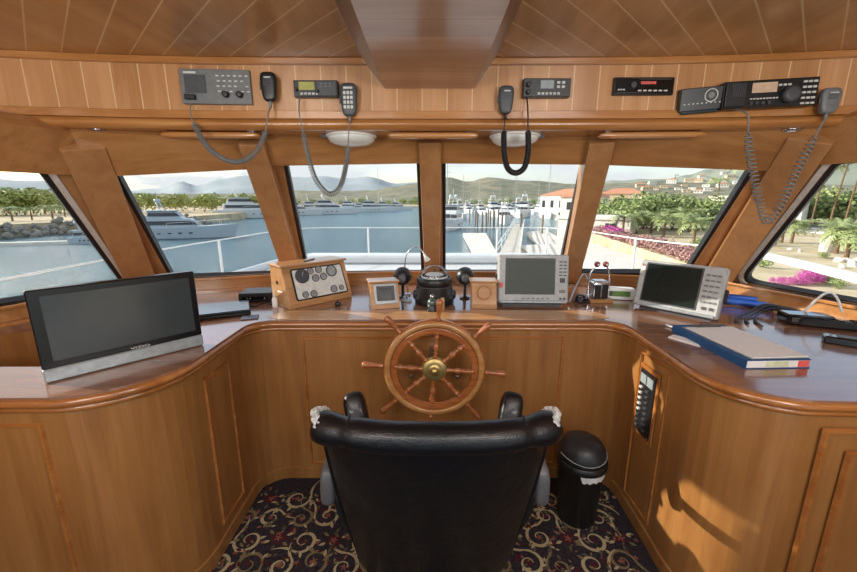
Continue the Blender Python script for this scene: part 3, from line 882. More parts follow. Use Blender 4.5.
microphone(829, 101, 18, 24, 'grey hand microphone at the far right end of the header', [(746, 103), (747, 114), (748, 130), (750, 155), (757, 190), (766, 221), (780, 206), (798, 168), (816, 134), (823, 122)], (2, 8), False, 'mgrey', r=.0145, pitch=.019, tr=.0036, cmat='cordgrey', Yc=1.79)

# lamps and rails under the soffit
for x, nm in ((351, 'left'), (515, 'right')):
    p = at(x, 128, 2.075)
    t = empty('dome_lamp', (p.x, 2.075, 2.02), label='round white dome lamp under the header, %s of centre' % nm, cat='ceiling lamp')
    mb = MB(); mb.lathe([(0, 0), (.125, 0), (.13, -.006), (.125, -.012), (0, -.012)], None, 32); mb.build('base', M['white'], t)
    mb = MB(); mb.lathe([(.118, -.012), (.118, -.02), (.108, -.034), (.085, -.046), (.05, -.053), (0, -.056)], None, 32); mb.build('shade', M['lampglass'], t)
    mb = MB(); mb.box(-.15, -.12, -.012, .012, -.014, 0) if nm == 'left' else mb.box(.12, .15, -.012, .012, -.014, 0); mb.build('switch', M['dgrey'], t)
for x0, x1, nm in ((167, 262, 'left'), (388, 478, 'central'), (597, 699, 'right')):
    a = at(x0, 131, 2.0); b = at(x1, 131, 2.0); w = b.x - a.x; m = (a.x + b.x) / 2
    t = empty('grab_rail', (m, hy(m) + .045, 2.02), rz=slopeyaw(m), label='wooden oblong grab rail under the header, the %s one of three' % nm, cat='grab rail')
    mb = MB(); mb.superell(w / 2, .03, .014, .5, .25, T(0, 0, -.017), 36, 10); mb.build('rail', M['trim'], t)
    mb = MB(); mb.box(-w / 2 + .03, -w / 2 + .06, -.012, .012, -.022, 0); mb.box(w / 2 - .06, w / 2 - .03, -.012, .012, -.022, 0); mb.box(-.015, .015, -.012, .012, -.022, 0); mb.build('mount', M['dark'], t)
for x, nm in ((101, 'left'), (785, 'right')):
    p = at(x, 128, 1.95); Y = hy(p.x) + .05
    t = empty('downlight', (p.x, Y, 2.02), label='small chrome downlight under the %s end of the header' % nm, cat='downlight')
    mb = MB(); mb.lathe([(0, -.004), (.02, -.006), (.036, -.008), (.042, -.003), (.042, 0), (0, 0)], None, 24); mb.build('ring', M['chrome'], t)
    mb = MB(); mb.cyl(.018, -.012, -.004); mb.build('bulb', M['label'], t)

# ================================================================== things on the counter
# television
bl_ = Vector((-1.393, 1.27)); br_ = Vector((-1.04, 1.656)); c = (bl_ + br_) / 2; yaw = math.atan2(br_.y - bl_.y, br_.x - bl_.x); w = (br_ - bl_).length
t = empty('television', (c.x, c.y, Zc), rz=yaw, label='flat black television with silver lower band standing on the left counter', cat='television')
hh = .347
mb = MB(); mb.box(-w / 2, w / 2, 0, .035, .052, hh, bev=.004); mb.build('case', plain('tv_case_black', srgb(10, 11, 13), .3), t)
mb = MB(); mb.box(-w * .3, w * .3, .03, .065, .08, hh - .05, bev=.01); mb.build('rear_housing', M['black'], t)
mb = MB(); mb.box(-w / 2 + .034, w / 2 - .024, -.0015, .004, .078, hh - .026); mb.build('screen', M['tvscreen'], t)
mb = MB(); mb.box(-w / 2, w / 2, -.004, .034, .002, .052, bev=.005); mb.build('lower_band', M['silver'], t)
mb = MB(); mb.box(-.11, .11, .03, .13, 0, .012, bev=.004); mb.box(-.03, .03, .03, .07, .01, .09); mb.build('stand', M['black'], t)
cu = bpy.data.curves.new('lettering', 'FONT'); cu.body = 'VIZIO'; cu.size = .020; cu.extrude = .0006; cu.align_x = 'CENTER'
to = bpy.data.objects.new('tmp', cu); COL.objects.link(to); bpy.context.view_layer.update()
me = bpy.data.meshes.new_from_object(to); bpy.data.objects.remove(to)
lo = bpy.data.objects.new('lettering', me); COL.objects.link(lo); me.materials.clear(); me.materials.append(M['label']); lo.parent = t; lo.location = (.03, -.0012, .0555); lo.rotation_euler = (PI / 2, 0, 0); lo.scale = (1.3, .7, 1)

# laptop
pa = atz(180, 323, Zc); pb = atz(240, 316, Zc)
yaw = math.atan2(pb.y - pa.y, pb.x - pa.x)
t = empty('laptop', ((pa.x + pb.x) / 2 - .03, (pa.y + pb.y) / 2 + .12, Zc), rz=yaw, label='closed dark laptop lying on the left counter beside the television', cat='laptop')
mb = MB(); mb.box(-.18, .18, -.125, .125, .004, .022, bev=.004); mb.build('base', M['black'], t)
mb = MB(); mb.box(-.178, .178, -.123, .123, .023, .034, bev=.004); mb.build('lid', plain('laptop_lid', srgb(52, 66, 82), .25, coat=.5), t)
mb = MB(); [mb.cyl(.008, 0, .005, T(x, y, 0), 10) for x in (-.15, .15) for y in (-.1, .1)]; mb.build('foot', M['black'], t)
# black box beside the gauges
pa = atz(256, 303, Zc)
t = empty('router', (pa.x - .02, pa.y + .10, Zc), rz=R(8), label='small black electronics box on the counter left of the gauge box', cat='electronics box')
mb = MB(); mb.box(-.105, .105, -.09, .09, .004, .062, bev=.006); mb.build('case', M['black'], t)
mb = MB(); mb.box(-.08, .08, -.0915, -.089, .02, .04); mb.build('front_strip', M['blackg'], t)
mb = MB(); [mb.cyl(.003, 0, .003, T(x, -.0905, .03) @ RX(PI / 2), 8) for x in (-.05, -.03, .06)]; mb.build('indicator', M['label'], t)
mb = MB(); [mb.cyl(.008, 0, .006, T(x, y, 0), 10) for x in (-.08, .08) for y in (-.07, .07)]; mb.build('foot', M['black'], t)
# cable on the left counter
pts = [atz(x, y, Zc + .004) for x, y in ((238, 309), (246, 306), (256, 306), (262, 303), (272, 304), (280, 303))]
mb = MB(); mb.tube(smooth_path(pts), .004, 6); o = mb.build('power_cable', M['black']); tag(o, 'thin black cable lying between the laptop and the gauge box', 'cable')
# white charger
pa = atz(241, 312, Zc); t = MB(T(0, 0, 0)); t.box(-.02, .02, -.028, .028, 0, .02, bev=.006); o = t.build('charger', M['white']); o.location = (pa.x + .02, pa.y + .01, Zc); o.rotation_euler.z = R(30); tag(o, 'small white charger block at the corner of the laptop', 'charger')
pa = atz(245, 319, Zc); t = MB(); t.box(-.045, .045, -.04, .04, 0, .006, bev=.002); o = t.build('notepad', plain('slate_pad', srgb(92, 96, 112), .5)); o.location = (pa.x + .02, pa.y + .02, Zc + .0005); o.rotation_euler.z = R(20); tag(o, 'small grey pad lying on the counter corner in front of the laptop', 'pad')
# glue bottle
pa = atz(278, 306, Zc); t = empty('squeeze_bottle', (pa.x - .005, pa.y - .03, Zc), label='small white squeeze bottle standing beside the gauge box', cat='bottle')
mb = MB(); mb.lathe([(0, 0), (.015, 0), (.017, .005), (.017, .055), (.009, .068), (0, .068)], None, 16); mb.build('body', M['white'], t)
mb = MB(); mb.lathe([(.009, .068), (.0075, .078), (.003, .108), (0, .109)], None, 12); mb.build('nozzle', M['label'], t)

# gauge box
pa = atz(290, 310, Zc); pb = atz(352, 297, Zc); yaw = math.atan2(pb.y - pa.y, pb.x - pa.x); w = (pb - pa).length
gb = empty('gauge_box', ((pa.x + pb.x) / 2, (pa.y + pb.y) / 2, Zc), rz=yaw, label='wooden instrument box with ten engine gauges on its sloping face', cat='instrument box')
hgt = .25
def wedge(mb, w, dep_b, dep_t, h, inset=0.0):
    """box with sloping front; front bottom edge at y=0"""
    s = dep_b - dep_t
    vs = [(-w / 2, 0, 0), (w / 2, 0, 0), (w / 2, dep_b, 0), (-w / 2, dep_b, 0), (-w / 2, 0, .03), (w / 2, 0, .03), (w / 2, s, h), (-w / 2, s, h), (w / 2, dep_b, h), (-w / 2, dep_b, h)]
    fs = [(0, 3, 2, 1), (0, 1, 5, 4), (4, 5, 6, 7), (7, 6, 8, 9), (3, 9, 8, 2), (1, 2, 8, 6, 5), (0, 4, 7, 9, 3)]
    mb.add(vs, fs)
mb = MB(); wedge(mb, w, .24, .16, hgt); mb.build('case', M['boxwood'], gb, bevel=.004)
mb = MB(); mb.box(-w / 2 - .012, w / 2 + .012, .062, .25, hgt, hgt + .014, bev=.004); mb.build('lid', M['boxwood'], gb)
ta = math.atan2(.08, hgt - .03); FP = T(0, 0, .03) @ RX(PI / 2 - ta)   # local: x right, y up the slope, z out
Ls = math.hypot(.08, hgt - .03)
pl = rounded([(-w / 2 + .05, .012), (w / 2 - .028, .012), (w / 2 - .035, Ls - .018), (-w / 2 + .05, Ls - .018)], .02, 4)
mb = MB(FP); mb.prism(pl, .0, .007); mb.build('bezel', M['black'], gb)
mb = MB(FP); mb.prism(shrink(pl, .009), .006, .009); mb.build('gauge_plate', M['label'], gb)
gx0 = -w / 2 + .05
gs = [(.055, Ls - .07, .038, 1), (.105, Ls - .045, .018, 0), (.152, Ls - .042, .019, 0), (.225, Ls - .062, .032, 2), (.125, Ls - .095, .02, 0), (.172, Ls - .092, .02, 0), (.05, .045, .017, 0), (.095, .042, .019, 0), (.215, .05, .02, 0), (.262, .05, .015, 0)]
pw = w - .078
for x, y, r, kind in gs:
    x = gx0 + x * pw / .30; r *= 1.22
    g_ = MB(FP @ T(x, y, .009)); g_.lathe([(r * .86, .0), (r, 0), (r, .005), (r * .86, .006), (r * .86, 0)], None, 24); g = g_.build('gauge', M['dgrey'], gb)
    g_ = MB(FP @ T(x, y, .009)); g_.cyl(r * .87, 0, .002); g_.build('dial', M['dgrey'] if kind == 1 else M['silver'] if kind == 0 else M['silver'], g)
    a = random.uniform(-1.2, 1.2); g_ = MB(FP @ T(x, y, .011) @ RZ(a)); g_.box(-.001, .001, -.002, r * .7, 0, .001); g_.build('needle', M['red'] if kind == 0 else M['label'], g)
mb = MB(T(-w / 2 - .0005, .15, .15) @ RY(-PI / 2)); mb.cyl(.013, -.002, .003, None, 16); mb.build('hole_grommet', M['dark'], gb)
mb = MB(T(-w / 2 - .0005, .12, .095) @ RY(-PI / 2)); mb.box(-.005, .005, -.03, .03, -.001, .002); mb.build('tape_label', M['paper'], gb)
# pen on the lid and a little clip beside
pa = at(312, 258, 2.6); mb = MB(T(.0, .14, hgt + .0185) @ RZ(R(30))); mb.tube([(-.06, 0, 0), (.06, 0, 0)], .0042, 8)
o = mb.build('pen', M['black']); o.location = gb.location; o.rotation_euler.z = yaw; tag(o, 'dark pen lying on top of the gauge box', 'pen')
pa = atz(338, 306, Zc); mb = MB(); mb.superell(.018, .014, .014, .6, .6, T(0, 0, .014), 14, 8); mb.cyl(.005, .02, .04, None, 8); o = mb.build('binder_clip', M['black']); o.location = pa; tag(o, 'small black clip on the counter just right of the gauge box', 'clip')

# small display box
pa = atz(386, 309, Zc)
db = empty('display_box', (pa.x, pa.y, Zc), rz=R(16), label='small wooden box with a square grey digital display on its face, left of the compass', cat='instrument box')
wedge_h = .155
mb = MB(); wedge(mb, .175, .15, .10, wedge_h); mb.build('case', M['boxwood'], db, bevel=.003)
mb = MB(); mb.box(-.096, .096, .035, .16, wedge_h, wedge_h + .012, bev=.004); mb.build('lid', M['boxwood'], db)
ta2 = math.atan2(.05, wedge_h - .03); FP2 = T(0, 0, .03) @ RX(PI / 2 - ta2); L2 = math.hypot(.05, wedge_h - .03)
mb = MB(FP2); mb.box(-.066, .072, .0, L2 - .006, 0, .01, bev=.003); mb.build('display_frame', M['silver'], db)
mb = MB(FP2); mb.box(-.052, .058, .02, L2 - .022, .01, .012); mb.build('screen', M['dgrey'], db)
mb = MB(FP2); mb.box(-.032, .036, .035, L2 - .035, .012, .0135); mb.build('readout', M['screen2'], db)

# compass binnacle
pa = atz(434.5, 305, Zc); cb = empty('compass', (pa.x, pa.y + .07, Zc), label='black binnacle compass with a clear dome, centred behind the wheel', cat='compass')
mb = MB(); mb.lathe([(0, 0), (.125, 0), (.128, .01), (.125, .045), (.118, .05), (.118, .105), (.108, .112), (.108, .118), (.114, .124), (.114, .16), (.108, .168), (.1, .17), (.1, .16), (0, .16)], None, 40); mb.build('housing', M['black'], cb)
mb = MB(); mb.lathe([(.109, .112), (.1125, .1145), (.109, .117)], None, 40); mb.build('trim_ring', M['greybrown'], cb)
mb = MB(T(0, 0, .165)); mb.lathe([(.098 * math.cos(R(a)), .088 * math.sin(R(a))) for a in range(0, 89, 8)] + [(0, .088)], None, 32)
mb.f = [f for f in mb.f if len(f) < 20]; mb.mi = mb.mi[:len(mb.f)]; mb.sm = [True] * len(mb.f); mb.build('glass_dome', M['domeglass'], cb)
mb = MB(T(0, 0, .163)); mb.lathe([(0, 0), (.084, 0), (.088, .012), (.07, .016), (.05, .03), (.02, .036), (0, .04)], None, 32); cd = mb.build('compass_card', M['label'], cb)
mb = MB(T(0, 0, .165))
for k in range(24): mb.box(-.002, .002, .06, .08, .012, .0215, RZ(k * PI / 12))
mb.lathe([(0, .03), (.004, .03), (.002, .06), (0, .062)], None, 8); mb.build('card_marks', M['black'], cd)
mb = MB(T(0, 0, .165)); mb.tube([(.08 * math.cos(a), 0, .08 * math.sin(a)) for a in [PI * k / 16 for k in range(17)]], .0025, 6); mb.build('dome_hoop', M['steel'], cb)
for s in (-1, 1):
    mb = MB(); mb.superell(.022, .03, .03, .5, .5, T(s * .118, 0, .055), 16, 10); mb.build('compensator_lug', M['black'], cb)
# ball speakers
for x, nm in ((402.5, 'left'), (465, 'right')):
    p = at(x, 276, 2.52); t = empty('ball_lamp', (p.x, 2.52, Zc), label='matt black ball shaped dash lamp on a stem, just %s of the compass' % nm, cat='lamp')
    mb = MB(T(0, 0, p.z - Zc)); mb.sphere(.062, None, 24, 16); mb.build('globe', M['black'], t)
    mb = MB(T(0, -.054, p.z - Zc - .01) @ RX(PI / 2 - .2)); mb.lathe([(0, 0), (.026, 0), (.028, .01), (.022, .012), (0, .010)], None, 20); mb.build('aperture', M['dgrey'], t)
    mb = MB(); mb.lathe([(0, 0), (.035, 0), (.035, .008), (.012, .016), (.010, p.z - Zc - .045), (0, p.z - Zc - .045)], None, 16); mb.build('stem', M['black'], t)
# gooseneck chart lamp
pp = [at(x, y, 2.62) for x, y in ((408, 290), (405, 272), (406, 256), (412, 248), (419, 248), (424, 254))]
base = Vector((pp[0].x, 2.62, Zc)); t = empty('gooseneck_lamp', base, label='chrome gooseneck chart lamp arching behind the compass', cat='lamp')
P = [Vector((0, 0, .01))] + [p - base for p in pp[1:]]
mb = MB(); mb.tube(smooth_path(P), .0042, 8); mb.build('neck', M['chrome'], t)
e = P[-1]; mb = MB(T(*e) @ RY(R(150))); mb.lathe([(0, -.004), (.008, 0), (.01, .02), (.022, .055), (.02, .056), (0, .04)], None, 20); mb.build('shade', M['white'], t)
mb = MB(); mb.cyl(.022, 0, .012); mb.build('base', M['chrome'], t)
# little silver fitting
pa = atz(405, 303, Zc); t = MB(); t.box(-.04, .03, -.02, .02, 0, .016, bev=.004); t.cyl(.012, .014, .035, T(-.015, 0, 0), 12); o = t.build('cleat', M['silver']); o.location = pa + Vector((.01, .04, 0)); tag(o, 'small silver fitting on the counter between display box and compass', 'fitting')
# glass knob jar in front of compass
pa = atz(433, 312, Zc); t = empty('trim_control', (pa.x - .005, pa.y + .03, Zc), label='small round black and chrome control in front of the compass', cat='control')
mb = MB(); mb.lathe([(0, 0), (.036, 0), (.038, .006), (.036, .012), (.03, .03), (.028, .045), (0, .045)], None, 24); mb.build('base', M['black'], t)
mb = MB(); mb.sphere(.03, T(0, 0, .05), 20, 12); mb.build('globe', plain('smoky_green', srgb(64, 84, 76), .12, coat=.6), t)
mb = MB(); mb.lathe([(0, .078), (.012, .078), (.014, .09), (.010, .1), (0, .1)], None, 16); mb.build('cap', M['chrome'], t)
pa = atz(442, 306, Zc); mb = MB(); mb.lathe([(0, 0), (.014, 0), (.015, .004), (.013, .07), (.009, .076), (0, .076)], None, 14); o = mb.build('wooden_peg', M['boxwood']); o.location = (pa.x, pa.y - .08, Zc); tag(o, 'short upright wooden peg beside the small round control before the compass', 'peg')
# wooden box with round cover
pa = atz(484, 309, Zc)
db = empty('speaker_box', (pa.x, pa.y, Zc), rz=R(-3), label='small wooden box with a round wooden cover on its face, right of the compass', cat='box')
mb = MB(); wedge(mb, .155, .15, .10, .155); mb.build('case', M['boxwood'], db, bevel=.003)
mb = MB(); mb.box(-.088, .088, .035, .16, .155, .167, bev=.004); mb.build('lid', M['boxwood'], db)
mb = MB(FP2); mb.lathe([(.036, 0), (.046, 0), (.046, .008), (.036, .008), (.036, 0)], T(0, L2 * .52, 0), 28); mb.build('ring', M['trim'], db)
mb = MB(FP2); mb.cyl(.036, 0, .003, T(0, L2 * .52, 0), 28); mb.build('cover', M['boxwood'], db)
mb = MB(FP2)
for sx in (-.06, .06):
    for sy in (.012, L2 - .014):
        mb = MB(FP2); mb.cyl(.0035, 0, .002, T(sx, sy, 0), 8); mb.build('screw', M['brass'], db)


# radar displays
def radar(name, loc, yaw, w, h, label, dep, tilt, scr, side_keys, mat='grey'):
    t = empty(name, loc, rz=yaw, label=label, cat='display')
    Mt = T(0, 0, .022) @ RX(-tilt)
    mb = MB(Mt); mb.box(-w / 2, w / 2, 0, .05, 0, h, bev=.009); mb.build('front_housing', M[mat], t)
    mb = MB(Mt); mb.box(-w / 2 + .02, w / 2 - .02, .045, dep, .02, h - .03, bev=.015); mb.build('rear_housing', M['mgrey'], t)
    mb = MB(Mt); mb.box(scr[0], scr[1], -.004, .002, scr[2], scr[3], bev=.002); bzl = mb.build('bezel', M['dgrey'], t)
    mb = MB(Mt); mb.box(scr[0] + .008, scr[1] - .008, -.0055, .0, scr[2] + .008, scr[3] - .008); mb.build('screen', M[scr[4]], bzl)
    for (x, z, kw, kh, km) in side_keys:
        mb = MB(Mt); mb.box(x - kw / 2, x + kw / 2, -.006, .002, z - kh / 2, z + kh / 2); mb.build('key', M[km], t)
    mb = MB(Mt); mb.box(-w / 2 - .012, -w / 2, .03, .07, h * .35, h * .6, bev=.004); mb.box(w / 2, w / 2 + .012, .03, .07, h * .35, h * .6, bev=.004); mb.build('side_knob', M['black'], t)
    mb = MB(); mb.box(-w * .42, w * .42, .02, dep - .01, 0, .012); mb.build('bracket', M['dgrey'], t)
    mb = MB(Mt); mb.box(-w / 2 + .012, w / 2 - .012, -.012, .02, .0, .018, bev=.005); mb.build('lower_lip', M['silver'], t)
    return t
pa = atz(533, 307, Zc); W1 = .44; H1 = .305
keys = []
for r_ in range(5): keys += [(W1 / 2 - .052, H1 - .045 - r_ * .021, .018, .008, 'dgrey'), (W1 / 2 - .026, H1 - .045 - r_ * .021, .018, .008, 'dgrey')]
keys += [(W1 / 2 - .04, .145, .03, .03, 'black'), (W1 / 2 - .04, .075, .035, .02, 'mgrey')]
keys += [(-.06 + k * .03, .03, .018, .007, 'mgrey') for k in range(6)] + [(W1 / 2 - .05, .03, .014, .012, 'dgrey'), (W1 / 2 - .027, .03, .014, .012, 'dgrey'), (-W1 / 2 + .02, H1 * .37, .022, .03, 'pink')]
radar('radar_display', (pa.x, pa.y + .01, Zc), R(-2), W1, H1, 'grey radar display with dark green screen and side keys, right of the compass', .22, R(9), (-W1 / 2 + .045, W1 / 2 - .085, .055, H1 - .022, 'screen'), keys)
pa = atz(632, 307, Zc); pb = atz(716, 324, Zc); yaw = math.atan2(pb.y - pa.y, pb.x - pa.x); W2 = (pb - pa).length + .0; H2 = .285
keys = [(W2 / 2 - .082 + c_ * .026, H2 - .05 - r_ * .03, .018, .010, 'mgrey') for r_ in range(6) for c_ in range(3)]
keys += [(W2 / 2 - .07, .05, .02, .016, 'dgrey'), (W2 / 2 - .035, .05, .02, .016, 'dgrey'), (-W2 / 2 + .02, H2 - .05, .024, .045, 'label'), (-W2 / 2 + .02, H2 - .035, .02, .014, 'red')]
radar('radar_display', ((pa.x + pb.x) / 2, (pa.y + pb.y) / 2, Zc), yaw, W2, H2, 'grey radar display with black-green screen and keypad, on the right counter turned to the helm', .16, R(14), (-W2 / 2 + .035, W2 / 2 - .105, .03, H2 - .015, 'screen2'), keys)

# throttle
pa = atz(597, 303, Zc)
tt_ = empty('throttle_control', (pa.x + .01, pa.y + .045, Zc), label='chrome twin throttle control with two dark red knobs, right of the first radar', cat='throttle')
mb = MB(); mb.box(-.055, .095, -.05, .06, 0, .022, bev=.003); mb.build('plinth', M['woodmull'], tt_)
mb = MB(); mb.superell(.052, .045, .065, .35, .35, T(0.01, 0, .082), 24, 14); mb.build('head', M['chrome'], tt_)
mb = MB(); [mb.box(x - .019, x + .019, -.05, -.03, .03, .12, bev=.003) for x in (-.013, .035)]; mb.build('quadrant', M['black'], tt_)
for s, x in ((-1, -.052), (1, .072)):
    P = [(x, 0, .03), (x + s * .006, 0, .1), (x + s * .004, 0, .17), (x - s * .012, -.005, .215), (x - s * .028, -.01, .24)]
    mb = MB(); mb.tube(smooth_path(P), .0055, 8); mb.build('lever', M['chrome'], tt_)
    mb = MB(T(x - s * .034, -.012, .25)); mb.sphere(.0195, None, 18, 12); mb.build('knob', M['darkred'], tt_)
    mb = MB(T(x - s * .034, -.031, .25) @ RX(PI / 2)); mb.cyl(.007, 0, .002, None, 12); mb.build('knob_cap', M['label'], tt_)
# coiled cable clump next to throttle
pa = atz(581, 302, Zc); mb = MB(T(0, 0, 0))
for k in range(4):
    z = .008 + k * .011; r = .045 - k * .004
    mb.tube([(r * math.cos(a) * 1.0, r * math.sin(a) * .7, z + .004 * math.sin(2 * a + k)) for a in [2 * PI * q / 24 for q in range(24)]], .0052, 7, True)
o = mb.build('cable_coil', M['blackg']); o.location = (pa.x, pa.y + .0, Zc); tag(o, 'small coil of shiny black cable between radar display and throttle', 'cable')
pts = [atz(x, y, Zc + .055) for x, y in ((570, 297), (577, 288), (583, 283), (588, 288), (586, 296))]
mb = MB(); P = smooth_path([Vector((p.x, p.y, Zc + z)) for p, z in zip(pts, (.02, .09, .12, .09, .04))]); mb.tube(P, .006, 8); o = mb.build('steel_hose', M['steel']); tag(o, 'short loop of braided steel hose beside the throttle', 'hose')
# white and green unit
pa = atz(620, 301, Zc); t = empty('alarm_unit', (pa.x, pa.y + .05, Zc), rz=R(-14), label='low white rounded unit with a green panel, between throttle and second radar', cat='electronics box')
mb = MB(); mb.superell(.11, .028, .042, .3, .3, T(0, 0, .043), 32, 12); mb.build('case', M['white'], t)
mb = MB(); mb.box(-.055, .075, -.0295, -.025, .026, .062); mb.build('panel', M['green'], t)
mb = MB(); mb.box(-.055, -.035, -.031, -.026, .03, .058); mb.build('label_strip', M['dgrey'], t)

# blue straps by the right window
P1 = [atz(x, y, Zc + .024) for x, y in ((716, 300), (730, 301), (745, 303), (760, 305), (774, 308))]
mb = MB(); mb.tube(smooth_path(P1), .022, 10)
mb.tube(smooth_path([p + Vector((-.01, .035, -.001)) for p in P1]), .02, 10)
mb.tube(smooth_path([p + Vector((-.01, .015, .03)) for p in P1[:4]]), .016, 10)
o = mb.build('blue_rope', M['blue']); tag(o, 'bundle of blue rope lying below the right side window', 'rope')
pts = [Vector((P1[-1].x, P1[-1].y + .02, Zc + .02)), Vector((P1[-1].x + .04, P1[-1].y - .12, Zc + .006)), Vector((P1[-1].x + .02, P1[-1].y - .22, Zc + .006)), Vector((P1[-1].x + .03, P1[-1].y - .3, Zc + .006))]
mb = MB(); mb.tube(smooth_path(pts), .006, 7); o = mb.build('power_cable', M['black']); tag(o, 'black cable running from the blue rope to the black devices', 'cable')

# binder with clipboard
A = atz(684, 333, Zc); Bq = atz(749, 369, Zc); Cq = atz(811, 368, Zc)
ax = (Cq - Bq); wx = .262; yawb = R(-1) + math.atan2(ax.y, ax.x)
ln = .44
bn = empty('ring_binder', (Bq.x + wx / 2 - .022, Bq.y + ln / 2 + .002, Zc), rz=R(2), label='blue ring binder full of paper lying on the right counter', cat='binder')
mb = MB(); mb.box(-wx / 2, wx / 2, -ln / 2, ln / 2, 0, .004); mb.box(-wx / 2, wx / 2, -ln / 2, ln / 2, .034, .038); mb.box(-wx / 2 - .003, -wx / 2 + .001, -ln / 2, ln / 2, 0, .038); mb.build('cover', M['binder'], bn, bevel=.001)
mb = MB(); mb.box(-wx / 2 + .003, wx / 2 - .006, -ln / 2 + .003, ln / 2 - .005, .0045, .0335); mb.build('pages', M['paper'], bn)
mb = MB(); mb.box(wx / 2 - .05, wx / 2 - .005, -ln / 2 + .001, -ln / 2 + .004, .006, .032); mb.build('red_tab', M['pink'], bn)
mb = MB(); mb.box(-.05, .04, -ln / 2 + .001, -ln / 2 + .004, .008, .03); mb.build('edge_label', plain('pale_green_paper', srgb(200, 206, 170), .7), bn)
cl = empty('clipboard', (Bq.x + wx / 2 - .016, Bq.y + ln / 2 - .01, Zc + .0385), rz=R(3), label='clipboard with white sheets lying on the blue ring binder', cat='clipboard')
mb = MB(); mb.box(-.12, .125, -.2, .19, 0, .004, bev=.001); mb.build('board', M['silver'], cl)
mb = MB(); mb.box(-.115, .12, -.198, .17, .0042, .008); mb.build('sheets', M['paper'], cl)
mb = MB(); mb.box(-.07, .06, .165, .188, .004, .014, bev=.002); mb.tube([(-.03, .188, .012), (-.02, .2, .02), (.015, .2, .02), (.025, .188, .012)], .0025, 6); mb.build('clip', M['dgrey'], cl)
# folded papers and plug beside the binder
pa = atz(697, 341, Zc); mb = MB(); mb.box(-.03, .03, -.07, .07, 0, .003); mb.box(-.025, .03, -.06, .07, .0032, .006, RZ(.1)); o = mb.build('paper_slip', M['paper']); o.location = (pa.x - .05, pa.y + .0, Zc); o.rotation_euler.z = R(28); tag(o, 'small white paper slips beside the blue binder', 'paper')
P = [atz(x, y, Zc + .007) for x, y in ((666, 325), (672, 327), (680, 331), (688, 336), (696, 338))]
t = empty('plug_lead', P[0], label='short black lead with a silver plug in front of the second radar', cat='lead')
mb = MB(); mb.tube([p - P[0] for p in smooth_path(P[1:])], [.005] * 37, 7); mb.build('lead', M['black'], t)
mb = MB(); mb.tube([Vector((0, 0, 0)), (P[1] - P[0]) * .6, (P[1] - P[0]) * 1.2], [.006, .008, .008], 10); mb.build('plug', M['chrome'], t)
# metal pen
P = [atz(x, y, Zc + .004) for x, y in ((640, 321), (664, 325))]

# black devices at right
pa = atz(812, 326, Zc)
t = empty('power_strip', (pa.x + .08, pa.y - .04, Zc), rz=R(-22), label='long black power adapter at the right end of the counter', cat='power adapter')
mb = MB(); mb.box(-.16, .16, -.035, .035, .002, .045, bev=.01); mb.build('body', M['black'], t)
mb = MB(); [mb.box(x - .012, x + .012, -.02, .02, .045, .05) for x in (-.11, -.05, .01, .07)]; mb.build('socket', M['blackg'], t)
t = empty('black_case', (2.02, 1.97, Zc), rz=R(-15), label='glossy black electronics case behind the power adapter on the right', cat='electronics box')
mb = MB(); mb.box(-.09, .12, -.05, .05, .002, .06, bev=.008); mb.build('body', M['blackg'], t)
mb = MB(); mb.box(-.07, .09, -.0515, -.049, .02, .045); mb.build('front', M['dgrey'], t)
P = [at(x, y, 2.02 - k * .015) for k, (x, y) in enumerate(((797, 322), (804, 312), (814, 302), (824, 294), (832, 293), (838, 300), (842, 312)))]
mb = MB(); mb.tube(smooth_path(P), .006, 8); o = mb.build('white_cable', M['white']); tag(o, 'stiff white cable looping up over the black case on the right', 'cable')
for k, (dx, dy) in enumerate(((0, 0), (.03, -.05), (-.04, .03))):
    P = [(1.72 + dx, 1.95 + dy, Zc + .008), (1.78 + dx, 2.04 + dy * .5, Zc + .008), (1.9 + dx, 2.12, Zc + .02), (2.0, 2.15 + dy, Zc + .05), (2.14, 2.1 + dy, Zc + .03)]
    mb = MB(); mb.tube(smooth_path(P), .0065, 7); o = mb.build('power_cable', M['black']); tag(o, 'black cable tangled around the black case at the right end of the counter', 'cable', 'tangled cables on the right counter')
t = empty('handheld_radio', (1.93, 1.66, Zc), rz=R(-38), label='black handheld radio lying on the right counter, nearest of the black devices', cat='radio')
mb = MB(); mb.box(-.075, .075, -.03, .03, 0, .036, bev=.006); mb.build('body', M['blackg'], t)
mb = MB(); mb.box(-.03, .04, -.022, .022, .036, .039); mb.build('display', M['dgrey'], t)
mb = MB(); mb.tube([(.07, .015, .018), (.16, .015, .018)], [.008, .005], 8); mb.build('antenna', M['black'], t)

